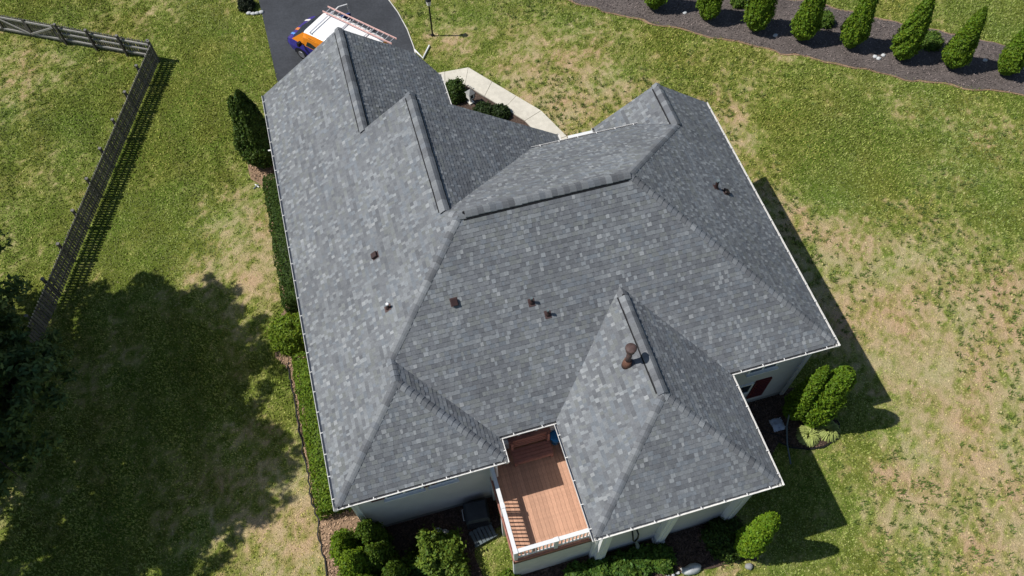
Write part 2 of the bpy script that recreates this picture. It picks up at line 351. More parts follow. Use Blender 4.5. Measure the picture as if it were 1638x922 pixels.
# grass blades and chips
def scatter(x0, x1, y0, y1, n):
    return RNG.uniform(x0, x1, n), RNG.uniform(y0, y1, n)
def in_frame(x, y, m=300):
    q = proj(np.stack([x, y, 0*x], -1)); return (q[:, 0] > -m) & (q[:, 0] < 1638+m) & (q[:, 1] > -m) & (q[:, 1] < 922+m)
def grass():
    x, y = scatter(-19, 44, -14, 38, 980000)
    k = in_frame(x, y); x, y = x[k], y[k]
    bad = np.zeros(len(x), bool)
    for p in (DRIVE, BED_LEFT, BED_REAR, BED_WING, BED_SPIRE, BED_FRONT, WALK, BED_ROW, HOUSE): bad |= inpoly(x, y, p)
    d = dryness(x, y); keep = ~bad & (RNG.random(len(x)) < np.clip(1.15-d, .22, 1)); x, y, d = x[keep], y[keep], d[keep]
    n = len(x)
    h = RNG.uniform(.03, .085, n)*(1.0-.4*d)*(1+.8*np.clip((.42-d)*2.5, 0, 1)*np.clip(fbm(x*.12, y*.12, 2)*2-.6, 0, 1)); w = RNG.uniform(.018, .05, n); a = RNG.uniform(0, 6.283, n); ln = RNG.uniform(.02, .10, n)
    ca, sa = np.cos(a), np.sin(a); z = .03*(fbm(x*.7, y*.7, 3)-.5)-.03
    V = np.stack([np.stack([x-sa*w, y+ca*w, z], -1), np.stack([x+sa*w, y-ca*w, z], -1), np.stack([x+ca*ln, y+sa*ln, z+h], -1)], 1).reshape(-1, 3)
    green = np.array([.280, .330, .072]); olive = np.array([.42, .41, .135]); tan = np.array([.57, .46, .26])
    t = np.clip(d+RNG.normal(0, .16, n), 0, 1)[:, None]
    hue = (fbm(x*.3+70, y*.3+11, 4)-.5)[:, None]*np.array([.30, .05, -.3])
    mow_sheen = np.where(x < -1, 1+.13*np.clip(np.sin((x*.97+y*.12+.25*fbm(x*.4, y*.4, 2))*2*math.pi/1.9)*2.2, -1, 1), 1.0)[:, None]  # mowing bands: sheen of leaning blades painted in as lighter and darker stripes
    C = mow_sheen*(1+hue)*np.where(t < .5, green+(olive-green)*t*2, olive+(tan-olive)*(t*2-1))*RNG.uniform(.55, 1.4, (n, 1))
    # coarse dark tufts standing in the worn parts
    tx, ty = scatter(7, 42, -12, 30, 60000); k = in_frame(tx, ty)
    for p in (DRIVE, BED_WING, BED_SPIRE, BED_FRONT, WALK, BED_ROW, HOUSE): k &= ~inpoly(tx, ty, p)
    dd = dryness(tx, ty); k &= (RNG.random(len(tx)) < np.clip(fbm(tx*.22+5, ty*.22+31, 4)*3-1.15, 0, 1)*.30) & (dd > .2); tx, ty = tx[k], ty[k]; q = 11
    tx = np.repeat(tx, q)+RNG.normal(0, .05, len(tx)*q); ty = np.repeat(ty, q)+RNG.normal(0, .05, len(ty)*q); m = len(tx)
    a = RNG.uniform(0, 6.283, m); ca, sa = np.cos(a), np.sin(a); w = RNG.uniform(.012, .03, m); ln = RNG.uniform(.03, .14, m); hh = RNG.uniform(.06, .16, m)
    V = np.concatenate([V, np.stack([np.stack([tx-sa*w, ty+ca*w, 0*tx-.03], -1), np.stack([tx+sa*w, ty-ca*w, 0*tx-.03], -1), np.stack([tx+ca*ln, ty+sa*ln, hh], -1)], 1).reshape(-1, 3)])
    C = np.concatenate([C, np.array([.155, .215, .05])*RNG.uniform(.6, 1.4, (m, 1))]); n += m
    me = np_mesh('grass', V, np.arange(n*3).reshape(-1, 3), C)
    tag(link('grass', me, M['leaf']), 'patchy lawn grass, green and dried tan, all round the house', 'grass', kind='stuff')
grass()
def chips(poly, n, base, label, size=.035):
    P = np.array(poly); x, y = scatter(max(P[:, 0].min(), -17), min(P[:, 0].max(), 42), P[:, 1].min(), min(P[:, 1].max(), 37), n)
    k = inpoly(x, y, poly) & in_frame(x, y); x, y = x[k], y[k]; n = len(x)
    a = RNG.uniform(0, 6.28, n); l = RNG.uniform(.4, 1.6, n)*size; w = RNG.uniform(.25, .6, n)*size; ca, sa = np.cos(a), np.sin(a)
    z = .045+RNG.uniform(0, .03, n); tl = RNG.uniform(-.03, .03, n)
    V = np.stack([np.stack([x+ca*l*i-sa*w*j, y+sa*l*i+ca*w*j, z+tl*i], -1) for i, j in ((-1, -1), (1, -1), (1, 1), (-1, 1))], 1).reshape(-1, 3)
    C = np.array(base)*RNG.uniform(.4, 2.0, (n, 1))
    tag(link('mulch_chips', np_mesh('mulch_chips', V, np.arange(n*4).reshape(-1, 4), C), M['chip']), label, 'mulch', kind='stuff')
chips(BED_ROW, 90000, (.15, .122, .112), 'grey bark chips covering the long bed of clipped conifers')
chips(BED_REAR, 6000, (.10, .065, .05), 'dark bark chips under the bushes behind the left wing')
chips(BED_WING, 16000, (.09, .06, .045), 'dark bark chips along the wall of the rear wing')
chips(BED_SPIRE, 9000, (.09, .06, .045), 'dark bark chips round the twin spire conifers')
chips(BED_LEFT, 12000, (.30, .2, .13), 'tan bark crumbs along the left side wall')

# ------------------------------------------------------------------ house
house = empty('house', (8.7, 6.0, 0), 0, 'large grey-shingled house with hipped and gabled roof, white gutters and grey walls', 'house')
W1, VA, UM, WW, A_, B_, VB = 5.44, .8, 5.88, 17.42, 7.37, 13.48, -3.09
RV = VA+UM; ZR = HE+S*UM; G1, G2, V1, V2 = 3.65, 5.5, 17.87, 12.42
FEZ = 6.01; FEV = RV+(ZR-FEZ)/S; RR = 15.0; RZ = HE+S*(WW-RR); RT = RV+(ZR-RZ)/S; VF = 12.30
MID = (A_+B_)/2; HB = (B_-A_)/2; Z2 = HE+S*G2; GT = RV+(ZR-Z2)/S; UE = 11.05; GE = 7.30
UV_ = G2+(Z2-FEZ)/S; RL = RR-(RZ-FEZ)/S; RLE = RR-(RZ-HE)/S
PL = {  # name: (a, b, c) with z = a*x + b*y + c
    'left': (S, 0, HE), 'lw_back': (0, S, HE), 'lw_right': (-S, 0, HE+S*W1), 'back': (0, S, HE-S*VA),
    'wb_left': (S, 0, HE-S*A_), 'wb_back': (0, S, HE-S*VB), 'wb_right': (-S, 0, HE+S*B_), 'right': (-S, 0, HE+S*WW),
    'rw_left': (S, 0, RZ-S*RR), 'front': (0, -S, ZR+S*RV), 'g2_right': (-S, 0, Z2+S*G2), 'gar_right': (-S, 0, HE+S*G1*2)}
PG = {
    'left': [(0, 0), (W1/2, W1/2), (W1/2, VA+W1/2), (UM, RV), (G2, GT), (G2, V2), (G1, V2), (G1, V1), (0, V1)],
    'lw_back': [(0, 0), (W1, 0), (W1/2, W1/2)],
    'lw_right': [(W1, 0), (W1, VA), (W1/2, VA+W1/2), (W1/2, W1/2)],
    'back': [(W1, VA), (A_, VA), (MID, VA+HB), (B_, VA), (WW, VA), (WW-UM, RV), (UM, RV), (W1/2, VA+W1/2)],
    'wb_left': [(A_, VB), (MID, VB+HB), (MID, VA+HB), (A_, VA)],
    'wb_back': [(A_, VB), (B_, VB), (MID, VB+HB)],
    'wb_right': [(B_, VB), (B_, VA), (MID, VA+HB), (MID, VB+HB)],
    'right': [(WW, VA), (WW, VF), (RR, VF), (RR, RT), (WW-UM, RV)],
    'rw_left': [(RR, RT), (RR, VF), (RLE, VF), (RLE, 10.9), (RL, 10.9), (RL, FEV)],
    'front': [(UM, RV), (WW-UM, RV), (RR, RT), (RL, FEV), (UV_, FEV), (G2, GT)],
    'g2_right': [(G2, GT), (UV_, FEV), (UV_, 10.8), (UE, 10.8), (UE, V2), (G2, V2)],
    'gar_right': [(G1, 12.1), (GE, 12.1), (GE, 16.95), (6.5, V1), (G1, V1)]}
def pz(n, x, y): a, b, c = PL[n]; return a*x+b*y+c
roof = MB()
for n, poly in PG.items():
    P = poly if sum(poly[i-1][0]*poly[i][1]-poly[i][0]*poly[i-1][1] for i in range(len(poly))) > 0 else poly[::-1]
    roof.prism(P, lambda x, y, n=n: pz(n, x, y)-.12, lambda x, y, n=n: pz(n, x, y)-.004)
ROOF = roof.build('roof', M['deckslab'], house)

def clip_rect(poly, q0, q1, p0, p1):
    P = poly
    for ax, lim, sg in ((0, q0, 1), (0, q1, -1), (1, p0, 1), (1, p1, -1)):
        out = []
        for i in range(len(P)):
            a, b = P[i-1], P[i]; da, db = sg*(a[ax]-lim), sg*(b[ax]-lim)
            if (da < 0) != (db < 0):
                t = da/(da-db); out.append((a[0]+(b[0]-a[0])*t, a[1]+(b[1]-a[1])*t))
            if db >= 0: out.append(b)
        P = out
        if len(P) < 3: return []
    return P
TONES = [((.150, .158, .170), 5), ((.168, .177, .187), 5), ((.164, .180, .198), 3), ((.174, .184, .184), 3), ((.200, .212, .222), 3), ((.134, .141, .152), 2)]
tw = [w for _, w in TONES]
tabs = []
EXP = .1165
for n, poly in PG.items():
    a, b, c = PL[n]; g = math.hypot(a, b); ux, uy = a/g, b/g; qx, qy = uy, -ux     # upslope, across
    P = [(x*qx+y*qy, x*ux+y*uy) for x, y in poly]
    if sum(P[i-1][0]*P[i][1]-P[i][0]*P[i-1][1] for i in range(len(P))) < 0: P.reverse()
    pmin = min(p for q, p in P); pmax = max(p for q, p in P)
    nrm = Vector((-a, -b, 1)).normalized()
    pn = np.array(P)
    row = 0
    p = pmin-.02
    while p < pmax:
        # span of the polygon in this course
        qs = []
        for i in range(len(P)):
            (qa, pa), (qb, pb) = P[i-1], P[i]
            if max(pa, pb) >= p and min(pa, pb) <= p+EXP*1.3:
                for pp in (p, p+EXP*1.3):
                    if abs(pb-pa) > 1e-6:
                        t = (pp-pa)/(pb-pa)
                        if 0 <= t <= 1: qs.append(qa+(qb-qa)*t)
                if p <= pa <= p+EXP*1.3: qs.append(qa)
                if p <= pb <= p+EXP*1.3: qs.append(qb)
        if qs:
            q = min(qs)-random.uniform(0, .3); tooth = random.random() < .5
            left_in_strip = 0
            while q < max(qs):
                if left_in_strip <= 0: left_in_strip = 1.0; tone = random.choices(TONES, tw)[0][0]
                if tooth: w = random.choice((.08, .10, .11, .13, .15, .18))
                else: w = random.choice((.09, .12, .15, .19, .24))
                q1 = q+w; left_in_strip -= w
                R = clip_rect(P, q, q1, p, p+EXP*1.25)
                if len(R) >= 3:
                    cc = random.choices(TONES, tw)[0][0] if random.random() < .5 else tone
                    k = random.uniform(.90, 1.10)
                    if tooth:
                        r = random.random()
                        if r < .62*float(fbm(np.array(q*.35+len(n)*3.), np.array(p*.35), 3))+.04 and w < .16: cc = random.choice(((.250, .264, .274), (.235, .250, .262), (.272, .283, .290), (.218, .234, .248)))
                        else: k *= 1.05
                    elif random.random() < .04: cc = (.215, .228, .242)
                    col = tuple(v*k for v in cc)
                    hl = .008+(.007 if tooth else 0)+random.uniform(0, .002)
                    top = []; bot = []
                    for qq, pp in R:
                        x, y = qq*qx+pp*ux, qq*qy+pp*uy; z = a*x+b*y+c
                        t = (pp-p)/(EXP*1.25); h = hl*(1-t)+.002
                        top.append(Vector((x, y, z))+nrm*h); bot.append(Vector((x, y, z))-nrm*.004)
                    tabs.append((n, top, bot, col))
                q = q1; tooth = not tooth
        p += EXP; row += 1
def tab_geo(mb, t):
    n, top, bot, col = t
    # keep every face outward: fix winding against the plane normal
    m = len(top)
    nn = sum(((top[i]-top[0]).cross(top[(i+1) % m]-top[0]) for i in range(1, m-1)), Vector((0, 0, 0)))
    if nn.z < 0: top = top[::-1]; bot = bot[::-1]
    mb.mesh(list(top)+list(bot), [tuple(range(m))]+[(i, m+i, m+(i+1) % m, (i+1) % m) for i in range(m)], col)
def parea(t):
    q = proj(np.array([tuple(v) for v in t[1]])); 
    if q[:, 0].min() < 0 or q[:, 0].max() > 1638 or q[:, 1].min() < 0 or q[:, 1].max() > 922: return 0
    x, y = q[:, 0], q[:, 1]; return abs(np.dot(x, np.roll(y, 1))-np.dot(y, np.roll(x, 1)))/2
tabs.sort(key=parea, reverse=True)
for t in tabs[:300]:
    mb = MB(); tab_geo(mb, t); mb.build('shingle', M['shingle'], ROOF)
mb = MB()
for t in tabs[300:]: tab_geo(mb, t)
tag(mb.build('shingle_courses', M['shingle'], ROOF), kind='stuff')

def zpair(na, nb, x, y): return min(pz(na, x, y), pz(nb, x, y))
CAPT = [(.15, .158, .17), (.17, .178, .188), (.165, .178, .195), (.20, .21, .22), (.225, .237, .248), (.14, .146, .156)]
def ridge(p0, p1, na, nb, vent=False, step=.205):
    """cap shingles from p0 to p1 (plan points); na lies left of the direction, nb right"""
    p0 = Vector((*p0, 0)); p1 = Vector((*p1, 0)); t = (p1-p0); L = t.length; t.normalize(); sd = Vector((-t.y, t.x, 0))
    def pt(dist, off, h):
        q = p0+t*dist+sd*off; z = pz(na, q.x, q.y) if off > 0 else pz(nb, q.x, q.y)
        if off == 0: z = min(pz(na, q.x, q.y), pz(nb, q.x, q.y))
        return Vector((q.x, q.y, z+h))
    wing = .165 if vent else .135; base = .055 if vent else .0
    if vent:
        b = MB(); e = .20
        for s0, s1, o in ((.12, L-.08, 1),):
            V = []
            for d in (s0, s1):
                for off, h in ((e, 0), (e, .028), (0, .06), (-e, .028), (-e, 0)): V.append(pt(d, off, h))
            b.mesh(V, [(0, 1, 6, 5), (1, 2, 7, 6), (2, 3, 8, 7), (3, 4, 9, 8), (0, 4, 3, 2, 1), (5, 6, 7, 8, 9)])
        b.build('ridge_vent', M['vent'], ROOF)
    slope_len = (pt(L, 0, 0)-pt(0, 0, 0)).length/L
    st = step/slope_len; k = max(1, int(round(L/st))); st = L/k
    for i in range(k):
        d0, d1 = i*st-.01, min((i+1)*st+.02, L+.02)
        w = wing+random.uniform(-.006, .006); prof = ((w, 0), (w*.5, .010), (0, .002), (-w*.5, .010), (-w, 0))
        V = []
        hb = base if not vent or (.05 < d0 < L-.1) else base*.4
        for d, hh in ((d0, .044 if vent else .034), (d1, .012)):
            for off, e in prof: V.append(pt(d, off, hb+hh+e))
        for off, e in prof: V.append(pt(d0, off, hb+.004))
        kk = random.uniform(.88, 1.13); col = tuple(v*kk for v in random.choice(CAPT))
        b = MB(); b.mesh(V, [(j, j+1, 6+j, 5+j) for j in range(4)]+[(10+j, 11+j, 1+j, j) for j in range(4)], col)
        if vent:
            lip = [pt(d, s_*w, hb-.012) for s_ in (1, -1) for d in (d0, d1)]
            b.mesh([V[0], V[5], lip[1], lip[0]], [(0, 1, 2, 3)], col); b.mesh([V[4], V[9], lip[3], lip[2]], [(3, 2, 1, 0)], col)
        b.build('ridge_cap', M['shingle'], ROOF)
ridge((G1, V1), (G1, V2-.05), 'gar_right', 'left', True)
ridge((G2, V2), (G2, GT+.05), 'g2_right', 'left', True)
ridge((UM-.02, RV), (WW-UM, RV), 'front', 'back', True)
ridge((MID, VA+HB-.2), (MID, VB+HB), 'wb_right', 'wb_left', True)
ridge((RR, VF), (RR, RT), 'right', 'rw_left', True)
ridge((W1/2, W1/2), (W1/2, VA+W1/2), 'left', 'lw_right')
ridge((W1/2, VA+W1/2), (UM, RV), 'left', 'back')
ridge((0.06, 0.06), (W1/2, W1/2), 'left', 'lw_back')
ridge((W1-.06, .06), (W1/2, W1/2), 'lw_back', 'lw_right')
ridge((WW-.06, VA+.06), (WW-UM, RV), 'back', 'right')
ridge((RR, RT), (WW-UM, RV), 'right', 'front')
ridge((G2, GT), (UM, RV), 'front', 'left')
ridge((A_+.06, VB+.06), (MID, VB+HB), 'wb_left', 'wb_back')
ridge((B_-.06, VB+.06), (MID, VB+HB), 'wb_back', 'wb_right')

# gutters with their hangers
def gutter(a, b, out, z, dz=0.):
    a = Vector((*a, 0)); b = Vector((*b, 0)); o = Vector((*out, 0)); t = (b-a); L = t.length; t.normalize(); z = z-.012+dz
    prof = [(-.03, .0), (-.03, -.115), (.07, -.115), (.098, -.05), (.098, .004), (.085, .004), (.085, -.045), (.06, -.105), (-.022, -.105), (-.022, 0)]
    mb = MB(); n = len(prof)
    V = [p+o*u+Vector((0, 0, z+w)) for p in (a, b) for u, w in prof]
    F = [(i, (i+1) % n, n+(i+1) % n, n+i) for i in range(n)]
    mb.mesh(V, F)
    # end caps: fan of the trough
    for p, e in ((a, 0), (b, 1)):
        mb.face([p+o*u+Vector((0, 0, z+w)) for u, w in prof[:5]])
    gt = mb.build('gutter', M['gutter'], house)
    k = max(1, int(L/.72))
    for i in range(k):
        c = a+t*((i+.5)*L/k)
        bb = MB(); bb.bar(c+o*-.03+Vector((0, 0, z+.008)), c+o*.099+Vector((0, 0, z+.008)), .028, .012); bb.build('bracket', M['gutter'], gt)
e = .098
gutter((0, -e), (0, V1), (-1, 0), HE)
gutter((0, 0), (W1, 0), (0, -1), HE, -.002)
gutter((W1, -e), (W1, VA-e), (1, 0), HE)
gutter((W1, VA), (A_, VA), (0, -1), HE, -.002)
gutter((A_, VB-e), (A_, VA-e), (-1, 0), HE)
gutter((A_, VB), (B_, VB), (0, -1), HE, -.002)
gutter((B_, VB-e), (B_, VA-e), (1, 0), HE)
gutter((B_, VA), (WW, VA), (0, -1), HE, -.002)
gutter((WW, VA-e), (WW, VF), (1, 0), HE)
gutter((UV_, FEV), (RL+.15, FEV), (0, 1), FEZ)
gutter((GE, 12.6), (GE, 16.95), (1, 0), HE)
gutter((RLE, 11.3), (RLE, VF), (-1, 0), HE)
gutter((UE, 11.2), (UE, V2), (1, 0), HE)

# walls: lap siding
def wall(p0, p1, z0=.35, z1=4.92, m='siding', exp=.16):
    """outside is to the right of p0 -> p1"""
    p0 = Vector((*p0, 0)); p1 = Vector((*p1, 0)); t = (p1-p0).normalized(); o = Vector((t.y, -t.x, 0))
    mb = MB(); n = int(round((z1-z0)/exp)); ex = (z1-z0)/n
    for i in range(n):
        za, zb = z0+i*ex, z0+(i+1)*ex
        a0, a1 = p0+o*.022+Vector((0, 0, za)), p1+o*.022+Vector((0, 0, za)); b0, b1 = p0+o*.006+Vector((0, 0, zb)), p1+o*.006+Vector((0, 0, zb))
        mb.face([a0, a1, b1, b0]); c0, c1 = p0+o*.006+Vector((0, 0, za)), p1+o*.006+Vector((0, 0, za)); mb.face([c0, c1, a1, a0])
    mb.build('siding', M[m], house)
    fb = MB(); fb.bbox((min(p0.x, p1.x)-.0, min(p0.y, p1.y)-.0, -.2), (max(p0.x, p1.x)+.0, max(p0.y, p1.y)+.0, z0)) if False else None
core = MB(); core.prism(HOUSE, -.3, 4.9); core.build('wall_core', M['siding'], house)
fd = MB(); c = np.array(HOUSE)
def offset_poly(poly, d):
    out = []; n = len(poly)
    for i in range(n):
        a, b, c_ = (np.array(poly[j % n]) for j in (i-1, i, i+1)); t1 = (b-a)/np.linalg.norm(b-a); t2 = (c_-b)/np.linalg.norm(c_-b)
        n1 = np.array([t1[1], -t1[0]]); n2 = np.array([t2[1], -t2[0]]); out.append(tuple(b+(n1+n2)*d))
    return out
fd.prism(offset_poly(HOUSE, .012), -.3, .35); fd.build('foundation', M['found'], house)
for i in range(len(HOUSE)):
    a, b = HOUSE[i], HOUSE[(i+1) % len(HOUSE)]
    if a[1] == -2.69 and b[1] == -2.69: wall(a, b, .35, 4.92, 'siding', .3)
    else: wall(a, b)
# gable ends and upper front wall under the roof planes
gb = MB()
for (xa, xm, xb, y, zm, ze) in ((.4, G1, 6.9, 17.44, HE+S*G1-.15, HE+S*.4-.15), (.4, G2, 10.6, 12.04, Z2-.15, HE+S*.4-.15), (13.0, RR, 17.0, 11.94, RZ-.15, HE+S*.4-.15)):
    V = [(xa, y, 4.8), (xb, y, 4.8), (xb, y, ze), (xm, y, zm), (xa, y, ze)]
    gb.mesh(V+[(x, y-.2, z) for x, _, z in V], [(0, 1, 2, 3, 4), (9, 8, 7, 6, 5)]+[(i, 5+i, 5+(i+1) % 5, (i+1) % 5) for i in range(5)])
gb.build('gable_wall', M['siding'], house)
ub = MB(); ub.bbox((9.9, 10.5, 4.8), (13.6, 10.79, FEZ+.05)); ub.build('upper_front_wall', M['siding'], house)
# corner boards
for x, y in ((.4, .4), (13.08, -2.69), (17.02, 1.2), (7.77, -2.69), (5.04, .4)):
    cb = MB(); cb.bbox((x-.075, y-.075, 0), (x+.075, y+.075, 4.87)); cb.build('corner_board', M['trim'], house)

def window(x0, x1, z0, z1, y, shutters=True, panes=2):
    """window in a rear wall (facing -y)"""
    w = MB(); f = .07
    w.bbox((x0-f, y-.06, z1), (x1+f, y-.0, z1+f)); w.bbox((x0-f, y-.06, z0-f), (x1+f, y, z0)); w.bbox((x0-f, y-.058, z0), (x0, y, z1)); w.bbox((x1, y-.058, z0), (x1+f, y, z1))
    for k in range(1, panes):
        xm = x0+(x1-x0)*k/panes; w.bbox((xm-.04, y-.056, z0), (xm+.04, y, z1))
    wo = w.build('window', M['trim'], house)
    for k in range(panes):
        g = MB(); a = x0+(x1-x0)*k/panes+(.04 if k else 0); b = x0+(x1-x0)*(k+1)/panes-(.04 if k < panes-1 else 0)
        g.bbox((a, y-.035, z0), (b, y-.026, z1)); g.build('pane', M['glass'], wo)
        g = MB(); zm = (z0+z1)/2; g.bbox((a, y-.05, zm-.02), (b, y-.036, zm+.02)); g.build('sash_bar', M['trim'], wo)
    s_ = MB(); s_.bbox((x0-.12, y-.15, z0-f-.05), (x1+.12, y, z0-f)); s_.build('sill', M['trim'], wo)
    if shutters:
        for a, b in ((x0-f-.46, x0-f-.02), (x1+f+.02, x1+f+.46)):
            h = MB(); h.bbox((a, y-.05, z0-.03), (b, y-.0, z1+.03))
            for q in range(12):
                zz = z0+(z1-z0)*(q+.5)/12; h.box(((a+b)/2, y-.052, zz), (b-a-.08, .012, .05), tilt=('X', .5))
            h.build('shutter', M['maroon'], house)
window(1.45, 2.6, 3.42, 4.62, .4)
window(2.95, 3.75, 3.42, 4.62, .4, False, 1)
window(5.6, 6.8, 3.5, 4.65, 1.2, False)
window(14.75, 15.75, 3.45, 4.65, 1.2, False)
p = MB(); p.bbox((15.32, 1.12, .75), (15.95, 1.21, 2.35))
for q in range(9): p.box((15.635, 1.115, .9+q*.165), (.5, .02, .09), tilt=('X', .5))
p.build('shutter', M['maroon'], house)
p = MB(); p.bbox((14.2, 1.13, 1.35), (15.25, 1.21, 1.45)); p.bbox((14.2, 1.13, 2.2), (15.25, 1.21, 2.28)); p.bbox((14.2, 1.135, 1.45), (14.27, 1.21, 2.2)); p.bbox((15.18, 1.135, 1.45), (15.25, 1.21, 2.2))
wb = p.build('window', M['trim'], house); p = MB(); p.bbox((14.27, 1.16, 1.45), (15.18, 1.18, 2.2)); p.build('pane', M['glass'], wb)
# white pilasters on the wall of the rear wing
for x in (7.98, 10.25, 12.80):
    c = MB(); c.bbox((x-.17, -2.93, .0), (x+.17, -2.68, 4.86)); c.bbox((x-.05, -2.96, .25), (x+.05, -2.929, 4.6)); c.bbox((x-.21, -2.97, -.02), (x+.21, -2.67, .22)); c.build('pilaster', M['trim'], house)
# downspouts
def spout(pts, r=.045): 
    b = MB(); b.tube(pts, r, 8); b.build('downspout', M['gutter'], house)
spout([(.16, -.05, 4.87), (.2, .1, 4.7), (.32, .28, 4.45), (.32, .28, .25), (.30, -.15, .12)])
spout([(5.28, .04, 4.87), (5.2, .2, 4.6), (5.18, .31, 4.3), (5.18, .31, 2.6)])
spout([(13.5, .62, 4.88), (13.3, .55, 4.6), (13.17, .5, 4.4), (13.17, .5, .2)], .05)
spout([(-.02, 16.35, 4.87), (.15, 16.4, 4.6), (.3, 16.4, 4.4), (.3, 16.4, .3), (-.3, 16.5, .12)])
spout([(-.09, 14.95, 4.86), (-.22, 15.02, 4.80)], .03)
# low stone wall by the front step
wlow = MB(); wlow.bbox((12.9, 15.55, -.1), (14.3, 15.8, .42)); lw = wlow.build('low_wall', M['found']); tag(lw, 'low dark wall with a white cap beside the end of the path', 'wall')
wlow = MB(); wlow.bbox((12.86, 15.5, .42), (14.34, 15.85, .50)); wlow.build('cap', M['trim'], lw)

# roof vents
def on(n, x, y, h=0.): return Vector((x, y, pz(n, x, y)+h))
def pipe_vent(x, y, n, label, white=False, h=.34, r=.045):
    P = on(n, x, y); a, b, _ = PL[n]; ro = empty('pipe_vent', P, 0, label, 'vent', 'pipe vents on the roof'); ro.scale = (.82,)*3
    nv = Vector((-a, -b, 1)).normalized(); u = Vector((a, b, 0)).normalized(); u = (u-nv*u.dot(nv)).normalized(); s_ = nv.cross(u)
    f = MB(); c = nv*.02
    f.mesh([c+u*i*.16+s_*j*.13+nv*k for k in (-.012, .004) for i, j in ((-1, -1), (1, -1), (1, 1), (-1, 1))], [(0, 3, 2, 1), (4, 5, 6, 7), (0, 1, 5, 4), (1, 2, 6, 5), (2, 3, 7, 6), (3, 0, 4, 7)])
    f.build('flashing', M['boot'], ro, local=True)
    f = MB(); f.tube([(0, 0, -.02), (0, 0, .07), (0, 0, .13)], [.10, .085, r+.008], 12); f.build('collar', M['ventbrown'], ro, local=True)
    f = MB(); f.tube([(0, 0, .0), (0, 0, h)], r, 12); f.build('pipe', M['ventbrown'], ro, local=True)
    f = MB(); f.tube([(0, 0, h-.07), (0, 0, h+.015)], r+.012, 12); f.build('pipe_top', M['pvc' if white else 'slat'], ro, local=True)
def box_vent(x, y, n, label):
    P = on(n, x, y); a, b, _ = PL[n]; ro = empty('box_vent', P, 0, label, 'vent', 'box vents on the roof'); ro.scale = (.8,)*3
    nv = Vector((-a, -b, 1)).normalized(); u = Vector((a, b, 0)).normalized(); u = (u-nv*u.dot(nv)).normalized(); s_ = nv.cross(u)
    def bx(mb, w, l, z0, z1, sh=0):
        mb.mesh([u*(i*l+(sh if k else 0))+s_*j*w*(.9 if k else 1)+nv*(z1 if k else z0) for k in (0, 1) for i, j in ((-1, -1), (1, -1), (1, 1), (-1, 1))], [(0, 3, 2, 1), (4, 5, 6, 7), (0, 1, 5, 4), (1, 2, 6, 5), (2, 3, 7, 6), (3, 0, 4, 7)])
    f = MB(); bx(f, .16, .17, .012, .026); f.build('flashing', M['boot'], ro, local=True)
    f = MB(); bx(f, .105, .10, .02, .09); f.build('neck', M['black'], ro, local=True)
    f = MB(); bx(f, .135, .135, .085, .14, -.01); f.build('hood', M['ventbrown'], ro, local=True)
box_vent(3.01, 7.28, 'left', 'small brown box vent alone on the light left roof slope')
box_vent(5.07, 4.53, 'back', 'small brown box vent on the rear slope right of the left hip')
pipe_vent(3.01, 5.19, 'left', 'white-topped pipe vent on the light left roof slope', True)
pipe_vent(7.47, 4.02, 'back', 'upper left of the two pipe vents standing close together on the rear slope')
pipe_vent(7.90, 3.61, 'back', 'lower right of the two pipe vents standing close together on the rear slope')
box_vent(15.73, 7.03, 'right', 'small dark box vent close to the pipe vent on the dark right roof slope')
pipe_vent(15.36, 7.16, 'right', 'dark pipe vent standing on the dark right roof slope', h=.5, r=.07)
P = on('wb_left', 9.81, 1.35); fl = empty('flue', P, 0, 'rust-brown metal flue with a round cap on the rear wing roof', 'flue')
f = MB(); f.tube([(0, 0, -.1), (0, 0, .10), (0, 0, .3)], [.17, .15, .12], 16); f.build('flashing_cone', M['rustbase'], fl, True, local=True)
f = MB(); f.tube([(0, 0, .1), (0, 0, 1.02)], .09, 16); f.build('pipe', M['rust'], fl, True, local=True)
f = MB(); f.lathe([(.11, .92), (.145, .95), (.15, 1.06), (.145, 1.10)], (0, 0, 0), 20); f.build('cap_band', M['rust'], fl, local=True)
f = MB(); f.lathe([(.175, 1.115), (.18, 1.14), (.15, 1.17), (.05, 1.185)], (0, 0, 0), 20); f.build('cap', M['rust'], fl, True, local=True)

# ------------------------------------------------------------------ deck
DZ = 2.5
deck = empty('deck', (6.3, -.7, 0), 0, 'raised wooden deck with white railing tucked between the two rear wings', 'deck')
x = 5.02
bw = .142
bd = MB(); bd.bbox((-bw/2+.003, -1.87, -.03), (bw/2-.003, 1.87, 0)); 
k = 0
while x+bw < 7.76:
    base = np.array([.52, .295, .195])*random.uniform(.88, 1.12)
    q = MB(); q.bbox((-bw/2+.003, -1.87, -.03), (bw/2-.003, 1.87, 0), col=tuple(base)); me = q.me('board')
    link('board', me, M['deck'], deck, Vector((x+bw/2, -.69, DZ))-wloc(deck)); x += bw; k += 1
q = MB(); q.bbox((4.98, -2.56, DZ-.30), (7.76, 1.19, DZ-.04)); q.build('joists', M['cedar'], deck)
q = MB(); q.bbox((5.02, -2.60, 0.0), (7.72, -2.56, DZ-.22)); q.build('skirting', M['skirt'], deck)
q = MB(); q.bbox((4.95, -2.60, DZ-.32), (7.76, -2.565, DZ-.01)); q.build('rim_board', M['cedar'], deck)
q = MB(); q.bbox((4.94, -2.6, DZ-.32), (4.98, .4, DZ-.01)); q.build('rim_board', M['cedar'], deck)
for y in (-2.52, -1.05, .3):
    q = MB(); q.bbox((4.94, y-.065, -.1), (5.07, y+.065, DZ-.32)); q.build('support_post', M['trim'], deck)
